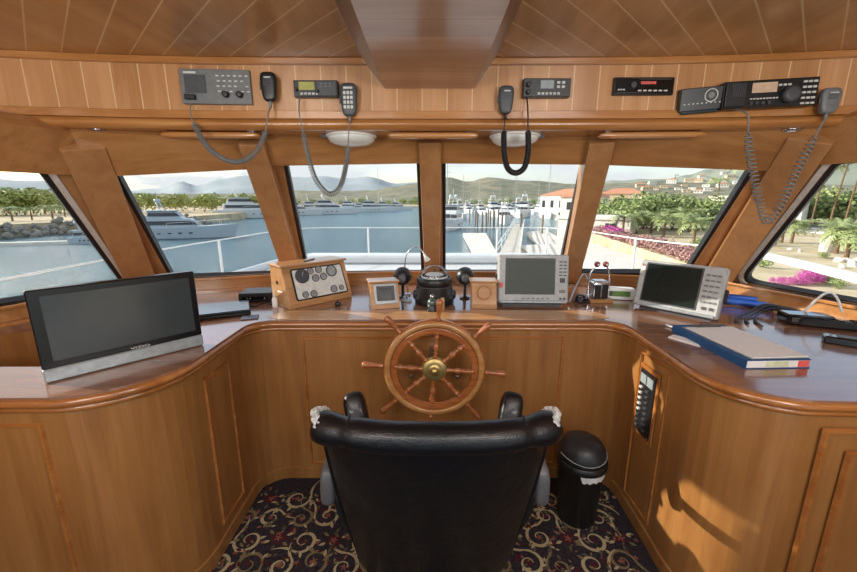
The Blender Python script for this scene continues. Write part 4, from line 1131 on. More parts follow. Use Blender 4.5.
# ================================================================== chair
cx, cyB = .022, .90
ch = empty('office_chair', (cx, 1.24, 0), label='black leather office chair with worn shoulders, back to the camera before the wheel', cat='chair')
def backshell():
    mb = MB(); nu, nv = 28, 22; vs = []; fs = []
    zb, zt = .25, 1.10
    def pt(u, v, side):
        z = zb + (zt - zb) * v
        hw = .30 + .045 * math.sin(min(1, v * 1.15) * PI / 2) - .02 * max(0, (v - .85) / .15) ** 2
        x = u * hw
        lean = -.06 - .28 * v
        wrap = .085 * abs(u) ** 2.6
        th = .075 * (1 - abs(u) ** 6) ** .5 * (1 - .25 * v) * (1 - max(0, (abs(v - .5) - .42) / .08) ** 2 * .6)
        cush = .012 * math.cos(u * PI * 1.0) * math.sin(v * PI)
        return (x, lean + wrap + (th if side else -th * .55 - cush), z)
    m = nu + 1
    for side in (0, 1):
        for j in range(nv + 1):
            for i in range(nu + 1): vs.append(pt(-1 + 2 * i / nu, j / nv, side))
    K = m * (nv + 1)
    for j in range(nv):
        for i in range(nu):
            a = j * m + i; fs.append((a, a + 1, a + m + 1, a + m)); b = K + a; fs.append((b, b + m, b + m + 1, b + 1))
    for i in range(nu): fs.append((i, K + i, K + i + 1, i + 1)); a = nv * m + i; fs.append((a, a + 1, K + a + 1, K + a))
    for j in range(nv): a = j * m; fs.append((a, a + m, K + a + m, K + a)); a += nu; fs.append((a, K + a, K + a + m, a + m))
    mb.add(vs, fs, True); return mb
backshell().build('backrest', M['leather'], ch)
# top roll with gathered ends
P = []; rr = []
for i in range(41):
    u = -1 + i / 20; P.append((u * .348, -.335 + .085 * abs(u) ** 2.4, 1.068 - .012 * u * u))
    r = .045
    for s_ in (-.72, .72): r -= .007 * math.exp(-((u - s_) / .035) ** 2)
    if abs(u) > .8: r += .003 * math.sin((abs(u) - .8) / .2 * PI)
    if abs(u) > .93: r *= math.sqrt(max(.05, 1 - ((abs(u) - .93) / .075) ** 2))
    rr.append(r)
mb = MB(); mb.tube(P, rr, 20); roll = mb.build('head_roll', M['leather'], ch)
for s in (-1, 1):
    mb = MB(); mb.tube([(s * (.243 + .004 * math.cos(a)), -.297 + .0455 * math.cos(a), 1.061 + .0455 * math.sin(a)) for a in [2 * PI * q / 24 for q in range(24)]], .0022, 6, True); mb.build('seam', M['black'], roll)
    # worn lining at the shoulder
    rw = random.Random(5 + s); mb = MB()
    for k in range(60):
        a = R(-30 + k * 3.0) ; 
        px_, pz_ = .348 + rw.uniform(-.006, .004), 1.055
        q = Vector((s * (px_ - .022 * abs(math.cos(a))), -.252 + .046 * math.cos(a + .2), pz_ + .046 * math.sin(a)))
        mb.superell(rw.uniform(.007, .014), rw.uniform(.006, .011), rw.uniform(.007, .014), 1, 1, T(*q) @ RZ(rw.uniform(0, 3)), 7, 5)
    o = mb.build('torn_edge', M['worn'], roll); o['label'] = 'torn light grey lining showing at the shoulder'
mb = MB(); mb.superell(.265, .23, .06, .5, .35, T(0, .16, .46), 40, 16); mb.build('seat', M['leather'], ch)
for s in (-1, 1):
    mb = MB(); x = s * .37
    mb.superell(.03, .17, .018, .5, .4, T(x, .15, .70), 24, 12); mb.build('arm_pad', M['leather'], ch)
    P = [(x, .10, .69), (x, .10, .64), (x, .10, .56), (x - s * .02, .10, .47), (x - s * .06, .08, .42), (x - s * .1, .05, .405)]
    mb = MB(); mb.tube(smooth_path(P, 8), .018, 10); mb.build('arm_front', M['black'], ch)
    P = [(x, .02, .69), (x - s * .01, -.03, .62), (x - s * .03, -.03, .52), (x - s * .07, .0, .44), (x - s * .13, .04, .405)]
    mb = MB(); mb.tube(smooth_path(P, 8), .016, 10); mb.build('arm_rear', M['black'], ch)
    mb = MB(); mb.superell(.026, .05, .09, .5, .5, T(x - s * .002, -.09, .735) @ RX(.25) @ RY(-s * .1), 20, 12); mb.build('arm_end', M['greybrown'], ch)
    mb = MB(); mb.superell(.05, .05, .09, .6, .5, T(x - s * .012, .36, .735) @ RX(-.5) @ RY(s * .25), 22, 12); mb.build('arm_tip', M['leather'], ch)
mb = MB(); mb.box(-.16, .16, .0, .26, .37, .405, bev=.01); mb.build('seat_mechanism', M['black'], ch)
mb = MB(); mb.tube(smooth_path([(0, .1, .385), (0, .0, .38), (0, -.05, .40), (0, -.07, .44)]), [.02] * 37, 10); mb.build('back_bracket', M['black'], ch)
mb = MB(); mb.lathe([(0, .1), (.032, .1), (.032, .22), (.02, .225), (.02, .38), (0, .38)], None, 20); mb.build('gas_column', M['black'], ch)
for k in range(5):
    a = R(90 + 72 * k + 36); c_, s_ = math.cos(a), math.sin(a)
    mb = MB(); mb.tube([(.02 * c_, .02 * s_, .115), (.15 * c_, .15 * s_, .11), (.29 * c_, .29 * s_, .075)], [.026, .022, .015], 10); lg = mb.build('leg', M['black'], ch)
    mb = MB(T(.29 * c_, .29 * s_, .027) @ RZ(a) @ RX(PI / 2))
    mb.cyl(.026, -.022, -.004, None, 18); mb.cyl(.026, .004, .022, None, 18); mb.cyl(.006, -.02, .02, None, 8); mb.cyl(.007, 0, .05, RX(-PI / 2) @ T(0, 0, 0), 8)
    mb.build('caster', M['black'], lg)

# ================================================================== waste bin
wb = empty('trash_can', (.812, 1.77, 0), label='round black swing-top trash can on the carpet, right of the chair', cat='trash can')
mb = MB(); mb.lathe([(0, 0), (.094, 0), (.098, .006), (.118, .33), (.122, .335), (.118, .34), (0, .34)], None, 40); mb.build('bin', plain('bin_black', srgb(20, 20, 22), .42), wb)
mb = MB(); mb.lathe([(.119, .335), (.129, .337), (.131, .352), (.127, .372), (.122, .376), (.110, .376), (.110, .335)], None, 40); mb.build('collar', M['black'], wb)
mb = MB(T(0, 0, .372)); mb.lathe([(.123, 0), (.121, .03), (.112, .062), (.092, .092), (.06, .112), (.03, .12), (0, .122)], None, 40); mb.build('lid', plain('lid_black', srgb(40, 40, 42), .4), wb); lid_ = bpy.data.objects[-1] if False else [c for c in wb.children if c.name.startswith('lid')][0]
P = []
for k in range(25):
    a = R(190 + 160 * k / 24); P.append((.121 * math.cos(a), .121 * math.sin(a), .392 + .018 * abs(math.cos(a)) ** 2))
mb = MB(); mb.tube(P, .0022, 6); mb.build('lid_rim_line', M['grey'], lid_)
mb = MB(); rw = random.Random(9); vs = []; n = 16
for k in range(n + 1):
    a = R(248 + 88 * k / n); zb = .298 + rw.uniform(-.006, .006) + (.03 if k in (0, n) else 0)
    for z, r in ((.334, .1205), (zb, .1195)): vs.append((r * math.cos(a), r * math.sin(a), z))
for k in range(n + 1):
    a = R(248 + 88 * k / n)
    for q in (0, 1):
        v = vs[2 * k + q]; vs.append((v[0] * .988, v[1] * .988, v[2]))
fs = [(2 * k, 2 * k + 1, 2 * k + 3, 2 * k + 2) for k in range(n)]
mb.add(vs, fs, True); mb.build('bag_edge', M['bag'], wb)

# ================================================================== the yacht outside the glass
mb = MB()
out = [(-3.15, -1), (-3.2, 3.5), (-3.15, 5.6), (-2.9, 7.4), (-2.55, 8.1), (2.55, 8.1), (2.95, 7.4), (3.25, 5.6), (3.3, 3.5), (3.25, -1)]
mb.prism([(-3.18, 3.25)] + out[2:8] + [(3.27, 3.25)], -3.0, .45)
mb.prism([(-3.15, -1), (-2.8, -1), (-2.8, 3.25), (-3.18, 3.25)][::-1], -3.0, .45); mb.prism([(2.8, -1), (3.25, -1), (3.27, 3.25), (2.8, 3.25)], -3.0, .45)
o = mb.build('foredeck', M['gel']); tag(o, 'white foredeck and hull of the boat itself below the windows', 'boat deck')
mb = MB(); mb.tube([(x * 1.0, y, .53) for x, y in out[1:-1]], .07, 8); mb.build('toe_rail', M['gel'], o)
mb = MB(); mb.box(-2.5, 2.5, 7.55, 8.05, .45, .62, bev=.04); mb.build('bow_locker', M['gel'], o)
RZt = 1.14
rl = empty('deck_rail', (0, 5, .45), label='white steel guard rail running around the foredeck outside the windows', cat='railing')
rp = [(-3.0, 1.2), (-3.05, 2.6), (-3.12, 4.2), (-3.0, 5.8), (-2.85, 7.2), (-2.4, 8.05), (-1.28, 8.12), (0, 8.14), (1.46, 8.12), (2.5, 8.05), (2.95, 7.2), (3.12, 5.8), (3.35, 5.0), (3.68, 4.56)]
P = smooth_path([(x, y - 5, RZt - .45) for x, y in rp], 6)
mb = MB(); mb.tube(P, .0095, 8); mb.build('top_rail', M['white'], rl)
for x, y in ((-3.05, 2.6), (-3.03, 5.5), (-1.28, 8.12), (1.46, 8.12), (2.5, 8.05), (3.13, 5.75)):
    mb = MB(); mb.tube([(x, y - 5, -.02), (x, y - 5, RZt - .45)], .018, 8); mb.build('stanchion', M['white'], rl)
P = [Vector((3.72, 4.6, 1.12)), Vector((3.64, 4.2, 1.12)), Vector((3.42, 3.4, 1.12)), Vector((3.2, 2.7, 1.12)), Vector((3.0, 1.6, 1.12))]
mb = MB()
for a, b in zip(P, P[1:]):
    vs = []
    for p in (a, b): vs += [tuple(p + Vector(q)) for q in ((-.035, 0, -.03), (.05, 0, -.03), (.05, 0, .03), (-.035, 0, .03))]
    mb.add(vs, [(0, 1, 2, 3), (7, 6, 5, 4), (0, 4, 5, 1), (1, 5, 6, 2), (2, 6, 7, 3), (3, 7, 4, 0)])
o = mb.build('cap_rail', M['white'], None, bevel=.008); tag(o, 'broad white cap rail passing outside the right side window', 'rail')
for p in (P[0], P[4]):
    b_ = MB(); b_.box(-.02, .02, -.03, .03, .45, 1.1, T(p.x, p.y, 0)); b_.build('bracket', M['white'], o)

# ================================================================== harbour
ZW = -3.4


def water():
    n = N('harbour_water'); n.set(rough=.12, spec=.5)
    f = n.noise(n.mapped((.9, 1.6, 1)), 1.6, 5, .65)
    g = n.noise(n.mapped((.05, .05, 1)), 1, 3)
    n.link(n.ramp(g, [(.3, srgb(84, 122, 138)), (.7, srgb(104, 142, 156))]), n.p.inputs['Base Color'])
    n.bump(f, 1.0, .6)
    return n.mat
M['water'] = water()
mb = MB(); mb.add([(-4000, -200, ZW), (4000, -200, ZW), (4000, 4500, ZW), (-4000, 4500, ZW)], [(0, 1, 2, 3)])
structure(mb.build('floor_harbour_water', M['water']))


def ground(name, stops, scale=.3, bump=.3):
    n = N(name); n.set(rough=.95, spec=.15)
    f = n.noise(n.coord(), scale, 6, .65)
    n.link(n.ramp(f, stops), n.p.inputs['Base Color'])
    n.bump(f, bump, .5); return n.mat
M['sand'] = ground('sandy_ground', [(.3, srgb(168, 152, 122)), (.55, srgb(200, 186, 156)), (.75, srgb(216, 204, 178))], .35)
M['rock'] = ground('breakwater_rock', [(.3, srgb(112, 108, 100)), (.7, srgb(168, 164, 154))], 2)
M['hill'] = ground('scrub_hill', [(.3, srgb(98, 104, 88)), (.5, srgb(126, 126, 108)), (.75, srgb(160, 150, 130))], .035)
M['hillfar'] = ground('hazed_far_mountain', [(.3, srgb(144, 156, 162)), (.7, srgb(172, 180, 182))], .003)  # pale bluish tint puts distance haze into the mountain colour
M['hillmid'] = ground('hazed_mid_hill', [(.3, srgb(122, 132, 120)), (.7, srgb(158, 160, 144))], .006)  # hill colour paled to stand in for haze
M['asphalt'] = ground('road_asphalt', [(.3, srgb(150, 148, 146)), (.7, srgb(172, 170, 166))], .5, .05)
M['concrete'] = ground('pale_concrete', [(.3, srgb(204, 200, 192)), (.7, srgb(226, 222, 214))], .6, .05)
M['trunk'] = ground('palm_bark', [(.3, srgb(110, 88, 66)), (.7, srgb(150, 126, 100))], 6, .6)


def leafmat(name, a, b):
    n = N(name); n.set(rough=.6, spec=.3)
    f = n.noise(n.coord(), 1.3, 3); n.link(n.ramp(f, [(.3, a), (.7, b)]), n.p.inputs['Base Color'])
    return n.mat
M['palmleaf'] = leafmat('palm_leaf', srgb(122, 140, 88), srgb(168, 180, 126))
M['leaf'] = leafmat('green_foliage', srgb(112, 132, 78), srgb(158, 170, 112))
M['leaf2'] = leafmat('yellow_green_foliage', srgb(132, 142, 72), srgb(176, 180, 110))
M['bougain'] = leafmat('magenta_blossom', srgb(178, 60, 146), srgb(214, 112, 188))
M['bougain2'] = leafmat('dry_blossom_hedge', srgb(150, 110, 112), srgb(186, 150, 140))
M['roof'] = plain('terracotta_roof', srgb(190, 134, 104), .8, scale=1)
M['house'] = plain('stucco_white', srgb(222, 218, 208), .8, var=.04, scale=.5)
M['house2'] = plain('stucco_sand', srgb(202, 184, 156), .8, var=.06, scale=.5)
M['bwin'] = plain('dark_boat_window', srgb(50, 58, 66), .15)
M['boatgrey'] = plain('grey_hull', srgb(176, 188, 196), .3, var=.03, scale=2)
M['piling'] = plain('grey_piling', srgb(126, 116, 106), .8)


def land(name, poly, z, mat, depth=2.5):
    mb = MB(); mb.prism(poly, z - depth, z); return structure(mb.build(name, M[mat]))
# land on the left behind the breakwater
land('floor_left_shore', [(-400, 30), (-64, 32), (-60, 60), (-52, 84), (-60, 190), (-400, 200)], -1.6, 'sand')
# far shore all round the marina
land('floor_far_shore', [(-900, 230), (-180, 240), (-60, 330), (120, 330), (150, 140), (900, 140), (900, 1200), (-900, 1200)], -2.6, 'sand')
# quay and land on the right
land('floor_quay', [(5.2, -10), (13.5, -10), (16, 20), (17, 40), (9, 38)], -2.6, 'concrete')
land('floor_right_shore', [(13.2, -10), (120, -40), (420, 60), (420, 140.5), (48, 140.5), (22, 60), (17.5, 34), (14.6, 16)], -2.0, 'sand')
mb = MB(); mb.prism([(36, -10), (45, -10), (60, 60), (50, 60)], -2.0, -1.96); o = structure(mb.build('floor_road', M['asphalt']))
mb = MB(); mb.prism([(34.6, -10), (36, -10), (50, 60), (48.6, 60)], -2.0, -1.88); o = structure(mb.build('floor_pavement', M['concrete']))
mb = MB(); mb.prism([(46, -10), (46.6, -10), (61.6, 60), (61, 60)], -2.0, -1.0); o = structure(mb.build('wall_roadside', M['house2'])); bpy.data.objects.remove(o)
mb = MB(); mb.prism([(25, 33.2), (48, 48), (48, 48.5), (24.6, 33.7)], -2.0, -.75); None

# hills: profile points measured in the photograph, then built at their own distance with real depth
from mathutils import noise as mnoise
from mathutils.bvhtree import BVHTree
HB = []
def hills(name, prof, D, depth, mat, label, rough, base=-2.0, seedz=0.0):
    mb = MB(); vs = []; nx = 170; ny = 20
    x0, x1 = prof[0][0], prof[-1][0]
    def yprof(x):
        for a, b in zip(prof, prof[1:]):
            if a[0] <= x <= b[0]:
                t = (x - a[0]) / (b[0] - a[0]); t = t * t * (3 - 2 * t); return a[1] + (b[1] - a[1]) * t
        return prof[-1][1]
    for j in range(ny + 1):
        q = j / ny * 1.5; d = D + (q - 1) * depth
        g = math.sin(min(q, 1) * PI / 2) if q <= 1 else math.cos((q - 1) * PI / 1.2) 
        for i in range(nx + 1):
            x = x0 + (x1 - x0) * i / nx; r_ = ray(x, yprof(x)); hl = math.hypot(r_[0], r_[1])
            zt = H + r_[2] / hl * D
            X = r_[0] / hl * d; Y = r_[1] / hl * d
            nz = mnoise.fractal(Vector((X, Y, seedz)) / (D * .09), 1.0, 2.0, 5)
            z = base + (zt - base) * max(g, 0) * (1 + (1 - abs(q - 1)) * 0) + nz * rough * min(q * 2, 1) * (1 if q < 1.4 else .5)
            vs.append((X, Y, z))
    m = nx + 1; fs = []
    for j in range(ny):
        for i in range(nx): a = j * m + i; fs.append((a, a + 1, a + m + 1, a + m))
    mb.add(vs, fs, True); o = mb.build(name, M[mat]); o['kind'] = 'structure'; HB.append(BVHTree.FromPolygons([Vector(v) for v in vs], fs))
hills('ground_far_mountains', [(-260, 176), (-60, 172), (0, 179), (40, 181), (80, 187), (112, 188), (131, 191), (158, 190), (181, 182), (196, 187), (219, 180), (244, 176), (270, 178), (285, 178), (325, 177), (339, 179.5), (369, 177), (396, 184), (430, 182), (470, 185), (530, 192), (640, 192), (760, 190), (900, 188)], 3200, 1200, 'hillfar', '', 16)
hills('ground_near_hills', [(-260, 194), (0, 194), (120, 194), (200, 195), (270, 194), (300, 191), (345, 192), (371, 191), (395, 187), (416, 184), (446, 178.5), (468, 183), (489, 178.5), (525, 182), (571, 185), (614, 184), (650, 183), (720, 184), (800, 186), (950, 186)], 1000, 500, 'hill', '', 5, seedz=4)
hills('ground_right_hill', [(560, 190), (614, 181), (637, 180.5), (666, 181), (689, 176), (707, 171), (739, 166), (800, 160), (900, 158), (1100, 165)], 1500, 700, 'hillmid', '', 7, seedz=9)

# breakwater rocks
rw = random.Random(21)
protos = []
for k in range(5):
    mb = MB(); mb.sphere(1, None, 9, 6)
    sc = (rw.uniform(.8, 1.2), rw.uniform(.7, 1.1), rw.uniform(.6, .9))
    mb.v = [tuple(Vector(v) * (1 + .28 * mnoise.noise(Vector(v) * 1.7 + Vector((k * 3, 0, 0))))) for v in mb.v]
    mb.v = [(v[0] * sc[0], v[1] * sc[1], v[2] * sc[2]) for v in mb.v]; mb.sm = [False] * len(mb.sm)
    protos.append(mb)
line = [(-130, 10), (-64, 34), (-61, 46), (-58, 60), (-54, 74), (-50, 86)]
cnt = 0
first = {}
big = []
for a, b in zip(line, line[1:]):
    L = math.hypot(b[0] - a[0], b[1] - a[1]); n = int(L * 4)
    for i in range(n):
        t = i / n; u = rw.random()
        x = a[0] + (b[0] - a[0]) * t; y = a[1] + (b[1] - a[1]) * t
        nn = Vector((b[1] - a[1], -(b[0] - a[0]))).normalized()
        if y < 31: continue
        big.append((x + nn.x * (2.4 - 4.4 * u), y + nn.y * (2.4 - 4.4 * u), ZW + .1 + 2.1 * u, rw.uniform(.32, .66)))
big.sort(key=lambda p: p[0] ** 2 + p[1] ** 2)
for i, (x, y, z, s) in enumerate(big[:290]):
    k = i % 5
    if k not in first: o = protos[k].build('boulder', M['rock']); first[k] = o
    else: o = first[k].copy(); COL.objects.link(o)
    o.location = (x, y, z); o.scale = (s, s, s); o.rotation_euler = (rw.uniform(0, 6), rw.uniform(0, 6), rw.uniform(0, 6))
    tag(o, 'grey boulder in the rock breakwater across the water on the left', 'rock', 'boulders of the left breakwater')


# vegetation
def frond(mb, a, L, droop, z0, w=.28, n=6, r0=0.0):
    ca, sa = math.cos(a), math.sin(a); P = []
    for i in range(n + 1):
        t = i / n; P.append(Vector((ca * L * t * (1 - .12 * t), sa * L * t * (1 - .12 * t), z0 + L * (.45 * t - droop * t * t))))
    side = Vector((-sa, ca, 0)); vs = []; fs = []
    for i in range(n):
        for q in (0, .5):
            p = P[i].lerp(P[i + 1], q); p2 = P[i].lerp(P[i + 1], q + .38)
            ww = w * L * math.sin(PI * min(.98, (i + q + .7) / (n + .6)))
            for s in (-1, 1):
                b = len(vs); vs += [tuple(p), tuple(p2), tuple(p2.lerp(P[min(i + 1, n)], .6) + side * s * ww + Vector((0, 0, -.25 * ww)))]
                fs.append((b, b + 1, b + 2))
    mb.add(vs, fs)
def palm_proto(h, crown, nf, label, group, seed, tw=.62):
    r = random.Random(seed); t = empty('palm_tree', (0, 0, 0), label=label, cat='palm tree', group=group)
    mb = MB(); lean = r.uniform(-.1, .1); n = 7
    mb.tube([(lean * h * (i / n) ** 2, 0, h * i / n - .1) for i in range(n + 1)], [.24 * tw * crown / 2.4 * (1 - .4 * i / n) + .03 for i in range(n + 1)], 7); mb.build('trunk', M['trunk'], t)
    mb = MB(T(lean * h, 0, h))
    for k in range(nf):
        frond(mb, r.uniform(0, 2 * PI), crown * r.uniform(.8, 1.1), r.uniform(.15, 1.15), -.1)
    mb.build('fronds', M['palmleaf'], t); return t
def bush_proto(name, rx, rz, n, mat, label, cat, group, seed, trunk=0.0, leafs=.16):
    r = random.Random(seed); t = empty(name, (0, 0, 0), label=label, cat=cat, group=group)
    mb = MB(); cl = [(r.uniform(-.6, .6) * rx, r.uniform(-.6, .6) * rx, trunk + rz * r.uniform(.35, 1.1), r.uniform(.4, .65)) for _ in range(9)]
    for k in range(n):
        c = cl[k % 9]; d = Vector((r.gauss(0, 1), r.gauss(0, 1), r.gauss(0, 1))).normalized() * (r.uniform(.75, 1.05) * c[3])
        p = Vector((c[0] + d.x * rx, c[1] + d.y * rx, max(.05, c[2] + d.z * rz * .9)))
        a = Vector((r.gauss(0, 1), r.gauss(0, 1), r.gauss(0, 1))).normalized(); b = a.cross(d.normalized() + Vector((.01, .02, .03))).normalized(); s = leafs * rx * r.uniform(.6, 1.3)
        mb.add([tuple(p - a * s * .5), tuple(p + b * s * .4), tuple(p + a * s * .6), tuple(p - b * s * .4)], [(0, 1, 2, 3)])
    mb.build('foliage', M[mat], t)
    if trunk > 0 or name != 'bush':
        mb = MB()
        for k in range(3): mb.tube([(0, 0, -.1), (.1 * rx * math.cos(k * 2.1), .1 * rx * math.sin(k * 2.1), (trunk + rz * .3) * .6), (.4 * rx * math.cos(k * 2.1), .4 * rx * math.sin(k * 2.1), trunk + rz * .7)], [.09, .06, .03], 6)
        mb.build('trunk', M['trunk'], t)
    return t
def scatter(proto, spots):
    """spots: (x, y, z, scale, rot)"""
    for i, (x, y, z, s, a) in enumerate(spots):
        o = proto if i == 0 else copy_tree(proto)
        o.location = (x, y, z); o.scale = (s, s, s); o.rotation_euler.z = a
def spot(px, py, z, s):
    p = atz(px, py, z); return (p.x, p.y, z, s, rw.uniform(0, 6.28))
def along(px, dist, z, s):
    """a spot in the compass direction of a landmark, at its distance"""
    r_ = ray(px, 201); hl = math.hypot(r_[0], r_[1]); return (r_[0] / hl * dist, r_[1] / hl * dist, z, s, rw.uniform(0, 6.28))
ZL = -1.6
p1 = palm_proto(6.0, 2.2, 22, 'tall palm tree on the sandy shore behind the breakwater, left', 'palms on the left shore', 1)
scatter(p1, [along(x, d, ZL, s) for x, d, s in ((6, 148, 1.1), (17, 140, 1.0), (31, 146, 1.1), (42, 138, 1.0), (52, 150, 1.05), (-14, 140, 1.1), (70, 152, .9), (88, 148, .9), (120, 155, .9), (140, 150, .9))])
p2 = palm_proto(2.6, 2.3, 24, 'low bushy palm on the sandy shore behind the breakwater, left', 'low palms on the left shore', 2)
scatter(p2, [along(x, d, ZL, s) for x, d, s in ((8, 96, .85), (28, 98, .8), (49, 92, .95), (-12, 96, .9), (75, 108, .8), (95, 110, .8), (62, 112, .8))])
t1 = bush_proto('tree', 3.2, 2.6, 900, 'leaf2', 'rounded yellow-green tree beyond the left shore', 'tree', 'trees on the left shore', 3, 1.0)
sp_ = []
for k in range(34):
    x = -30 + k * 9.2 + rw.uniform(-4, 4); sp_.append(along(x, rw.uniform(125, 175), ZL, rw.uniform(.8, 1.3)))
scatter(t1, sp_)
# far shore tree belt
t2 = bush_proto('tree', 5, 4, 700, 'leaf', 'dark green tree in the belt along the far shore', 'tree', 'trees along the far shore', 4, 1.0)
sp_ = []
for k in range(46):
    sp_.append(along(110 + k * 10 + rw.uniform(-4, 4), rw.uniform(360, 440), -2.6, rw.uniform(.7, 1.2)))
scatter(t2, sp_)
# right shore
p3 = palm_proto(2.2, 2.0, 30, 'young fan palm growing in the right shore garden', 'palms in the right shore garden', 5)
ZR = -2.0
scatter(p3, [along(x, d, ZR, s) for x, d, s in ((626, 46, .95), (640, 50, .9), (655, 52, 1.0), (668, 47, .95), (684, 50, 1.15), (700, 42, .9), (694, 56, 1.1), (650, 62, 1.1), (790, 47, .8), (800, 47, .85), (848, 40, .95), (860, 36, .9), (880, 36, .9))])
p4 = palm_proto(8.5, 2.6, 26, 'tall palm with a slim trunk across the road on the right', 'tall palms across the road', 6, .3)
scatter(p4, [along(x, d, ZR, s) for x, d, s in ((745, 60, .95), (816, 70, 1.0), (835, 66, 1.1), (850, 74, 1.15), (870, 60, 1.1), (905, 62, 1.1), (718, 90, .9))])
t3 = bush_proto('tree', 2.6, 2.4, 1500, 'leaf', 'bushy green tree in the garden on the right shore', 'tree', 'trees in the right shore garden', 8, .5, .13)
scatter(t3, [along(x, d, ZR, s) for x, d, s in ((604, 66, 1.0), (612, 60, 1.05), (624, 61, 1.1), (634, 56, 1.0), (646, 59, 1.2), (661, 58, 1.15), (676, 60, 1.2), (690, 62, 1.15), (706, 62, 1.1), (720, 66, 1.1), (640, 78, 1.2), (668, 80, 1.2), (700, 82, 1.2), (840, 84, 1.4), (856, 84, 1.5), (820, 90, 1.5), (875, 84, 1.5), (800, 95, 1.4), (735, 80, 1.0))])
bz = bush_proto('bush', .85, 1.0, 1500, 'bougain', 'bright magenta bougainvillea bush beyond the cap rail, right', 'bush', 'magenta bougainvillea beyond the cap rail', 9, 0, .1)
scatter(bz, [spot(x, y, ZR, s) for x, y, s in ((808, 284, .62), (801, 285, .42), (789, 285, .3), (780, 284, .27), (817, 284, .36), (773, 283, .2))])
bz2 = bush_proto('bush', 1.0, .7, 700, 'bougain2', 'dull pink flowering bush in the hedge along the quay', 'bush', 'hedge bushes along the quay', 10, 0, .16)
sp_ = []
for k in range(22):
    y = 23 + k * 1.3; x = 15.2 + (y - 16) * .16
    sp_.append((x + rw.uniform(-.2, .3), y, ZR - .05, rw.uniform(.8, 1.05), rw.uniform(0, 6)))
scatter(bz2, sp_)
bz3 = bush_proto('bush', 1.0, .8, 700, 'bougain', 'magenta bougainvillea in the hedge at the marina end of the quay', 'bush', 'magenta bougainvillea at the marina end', 12, 0, .16)
scatter(bz3, [(22 + k * 1.3 + rw.uniform(-.3, .3), 52 + k * 2.0, ZR - .1, rw.uniform(.9, 1.3), 0) for k in range(9)] + [(19 + k * .5, 38 + k * 1.6, ZR, 1.0, 0) for k in range(7)])
gb_ = bush_proto('bush', .7, .6, 500, 'leaf', 'small green shrub on the sandy ground on the right', 'bush', 'green shrubs on the right shore', 13, 0, .16)
scatter(gb_, [spot(x, y, ZR, s) for x, y, s in ((700, 248, 1.0), (716, 244, 1.2), (765, 268, .6), (826, 284, .6), (838, 288, .5), (700, 268, .7), (770, 246, 1.0), (850, 250, .9), (740, 262, .7), (823, 258, .5))])
# pale carved boulder
p = atz(828, 252, ZR)
mb = MB(); mb.sphere(1, None, 12, 8); mb.v = [tuple(Vector(v) * (1 + .25 * mnoise.noise(Vector(v) * 1.3))) for v in mb.v]; mb.sm = [False] * len(mb.sm)
o = mb.build('boulder', M['concrete']); o.location = (p.x, p.y, ZR + .45); o.scale = (.75, .5, .9); o.rotation_euler = (0, .5, .4); tag(o, 'big pale standing boulder on the sandy ground seen through the right window', 'rock')
for k, (x, y, s) in enumerate(((846, 262, .3), (838, 262, .25), (852, 266, .3), (858, 262, .3), (842, 268, .2), (800, 252, .18), (790, 250, .18))):
    p = atz(x, y, ZR); c = o.copy(); COL.objects.link(c); c.location = (p.x, p.y, ZR + s * .3); c.scale = (s, s, s * .6); c.rotation_euler = (k, 0, k * 2); tag(c, 'small pale rock near the big boulder on the right', 'rock', 'small rocks by the boulder')


# buildings
def house(loc, w, d, h, rot, label, group=None, roof=True, mat='house', cat='building', name='house'):
    t = empty(name, loc, rz=rot, label=label, cat=cat, group=group)
    mb = MB(); mb.box(-w / 2, w / 2, -d / 2, d / 2, -2.0, h); mb.build('wall', M[mat], t)
    if roof:
        e = .4; mb = MB(); rh = min(w, d) * .2
        vs = [(-w / 2 - e, -d / 2 - e, h), (w / 2 + e, -d / 2 - e, h), (w / 2 + e, d / 2 + e, h), (-w / 2 - e, d / 2 + e, h), (-w * .2, 0, h + rh), (w * .2, 0, h + rh)]
        mb.add(vs, [(0, 3, 2, 1), (0, 1, 5, 4), (1, 2, 5), (2, 3, 4, 5), (3, 0, 4)]); mb.build('roof', M['roof'], t)
    else:
        mb = MB(); mb.box(-w / 2 - .2, w / 2 + .2, -d / 2 - .2, d / 2 + .2, h, h + .35); mb.build('parapet', M[mat], t)
    mb = MB(); n = max(2, int(w / 3.2))
    for k in range(n):
        x = -w / 2 + (k + .5) * w / n; mb.box(x - .6, x + .6, -d / 2 - .04, -d / 2 + .05, h * .35, h * .75)
    mb.build('window', M['bwin'], t)
    return t
def hloc(px, dist, z): s = along(px, dist, z, 1); return (s[0], s[1], z)
house(hloc(573, 120, -2), 16, 10, 5.2, R(-60), 'long white building with steep end beyond the bougainvillea, right of the marina', name='long_building')
house(hloc(585, 105, -2), 9, 9, 4.6, R(-40), 'white building with a tan roof just left of the right mullion', name='house')
house(hloc(600, 52, -2), 8, 6, 1.6, R(-35), 'low white shed with grey roof at the left edge of the right front window', roof=False, name='shed')
house(hloc(622, 150, -2), 14, 10, 6.0, R(-30), 'house with a broad terracotta roof above the green trees', mat='house2')
house(hloc(755, 85, -2), 11, 7, 4.2, R(-50), 'pale modern house across the road in the right side window', roof=False)
house(hloc(775, 78, -2), 7, 6, 5.0, R(-50), 'taller pale house behind the slim palms in the right side window', roof=False)
k = 0
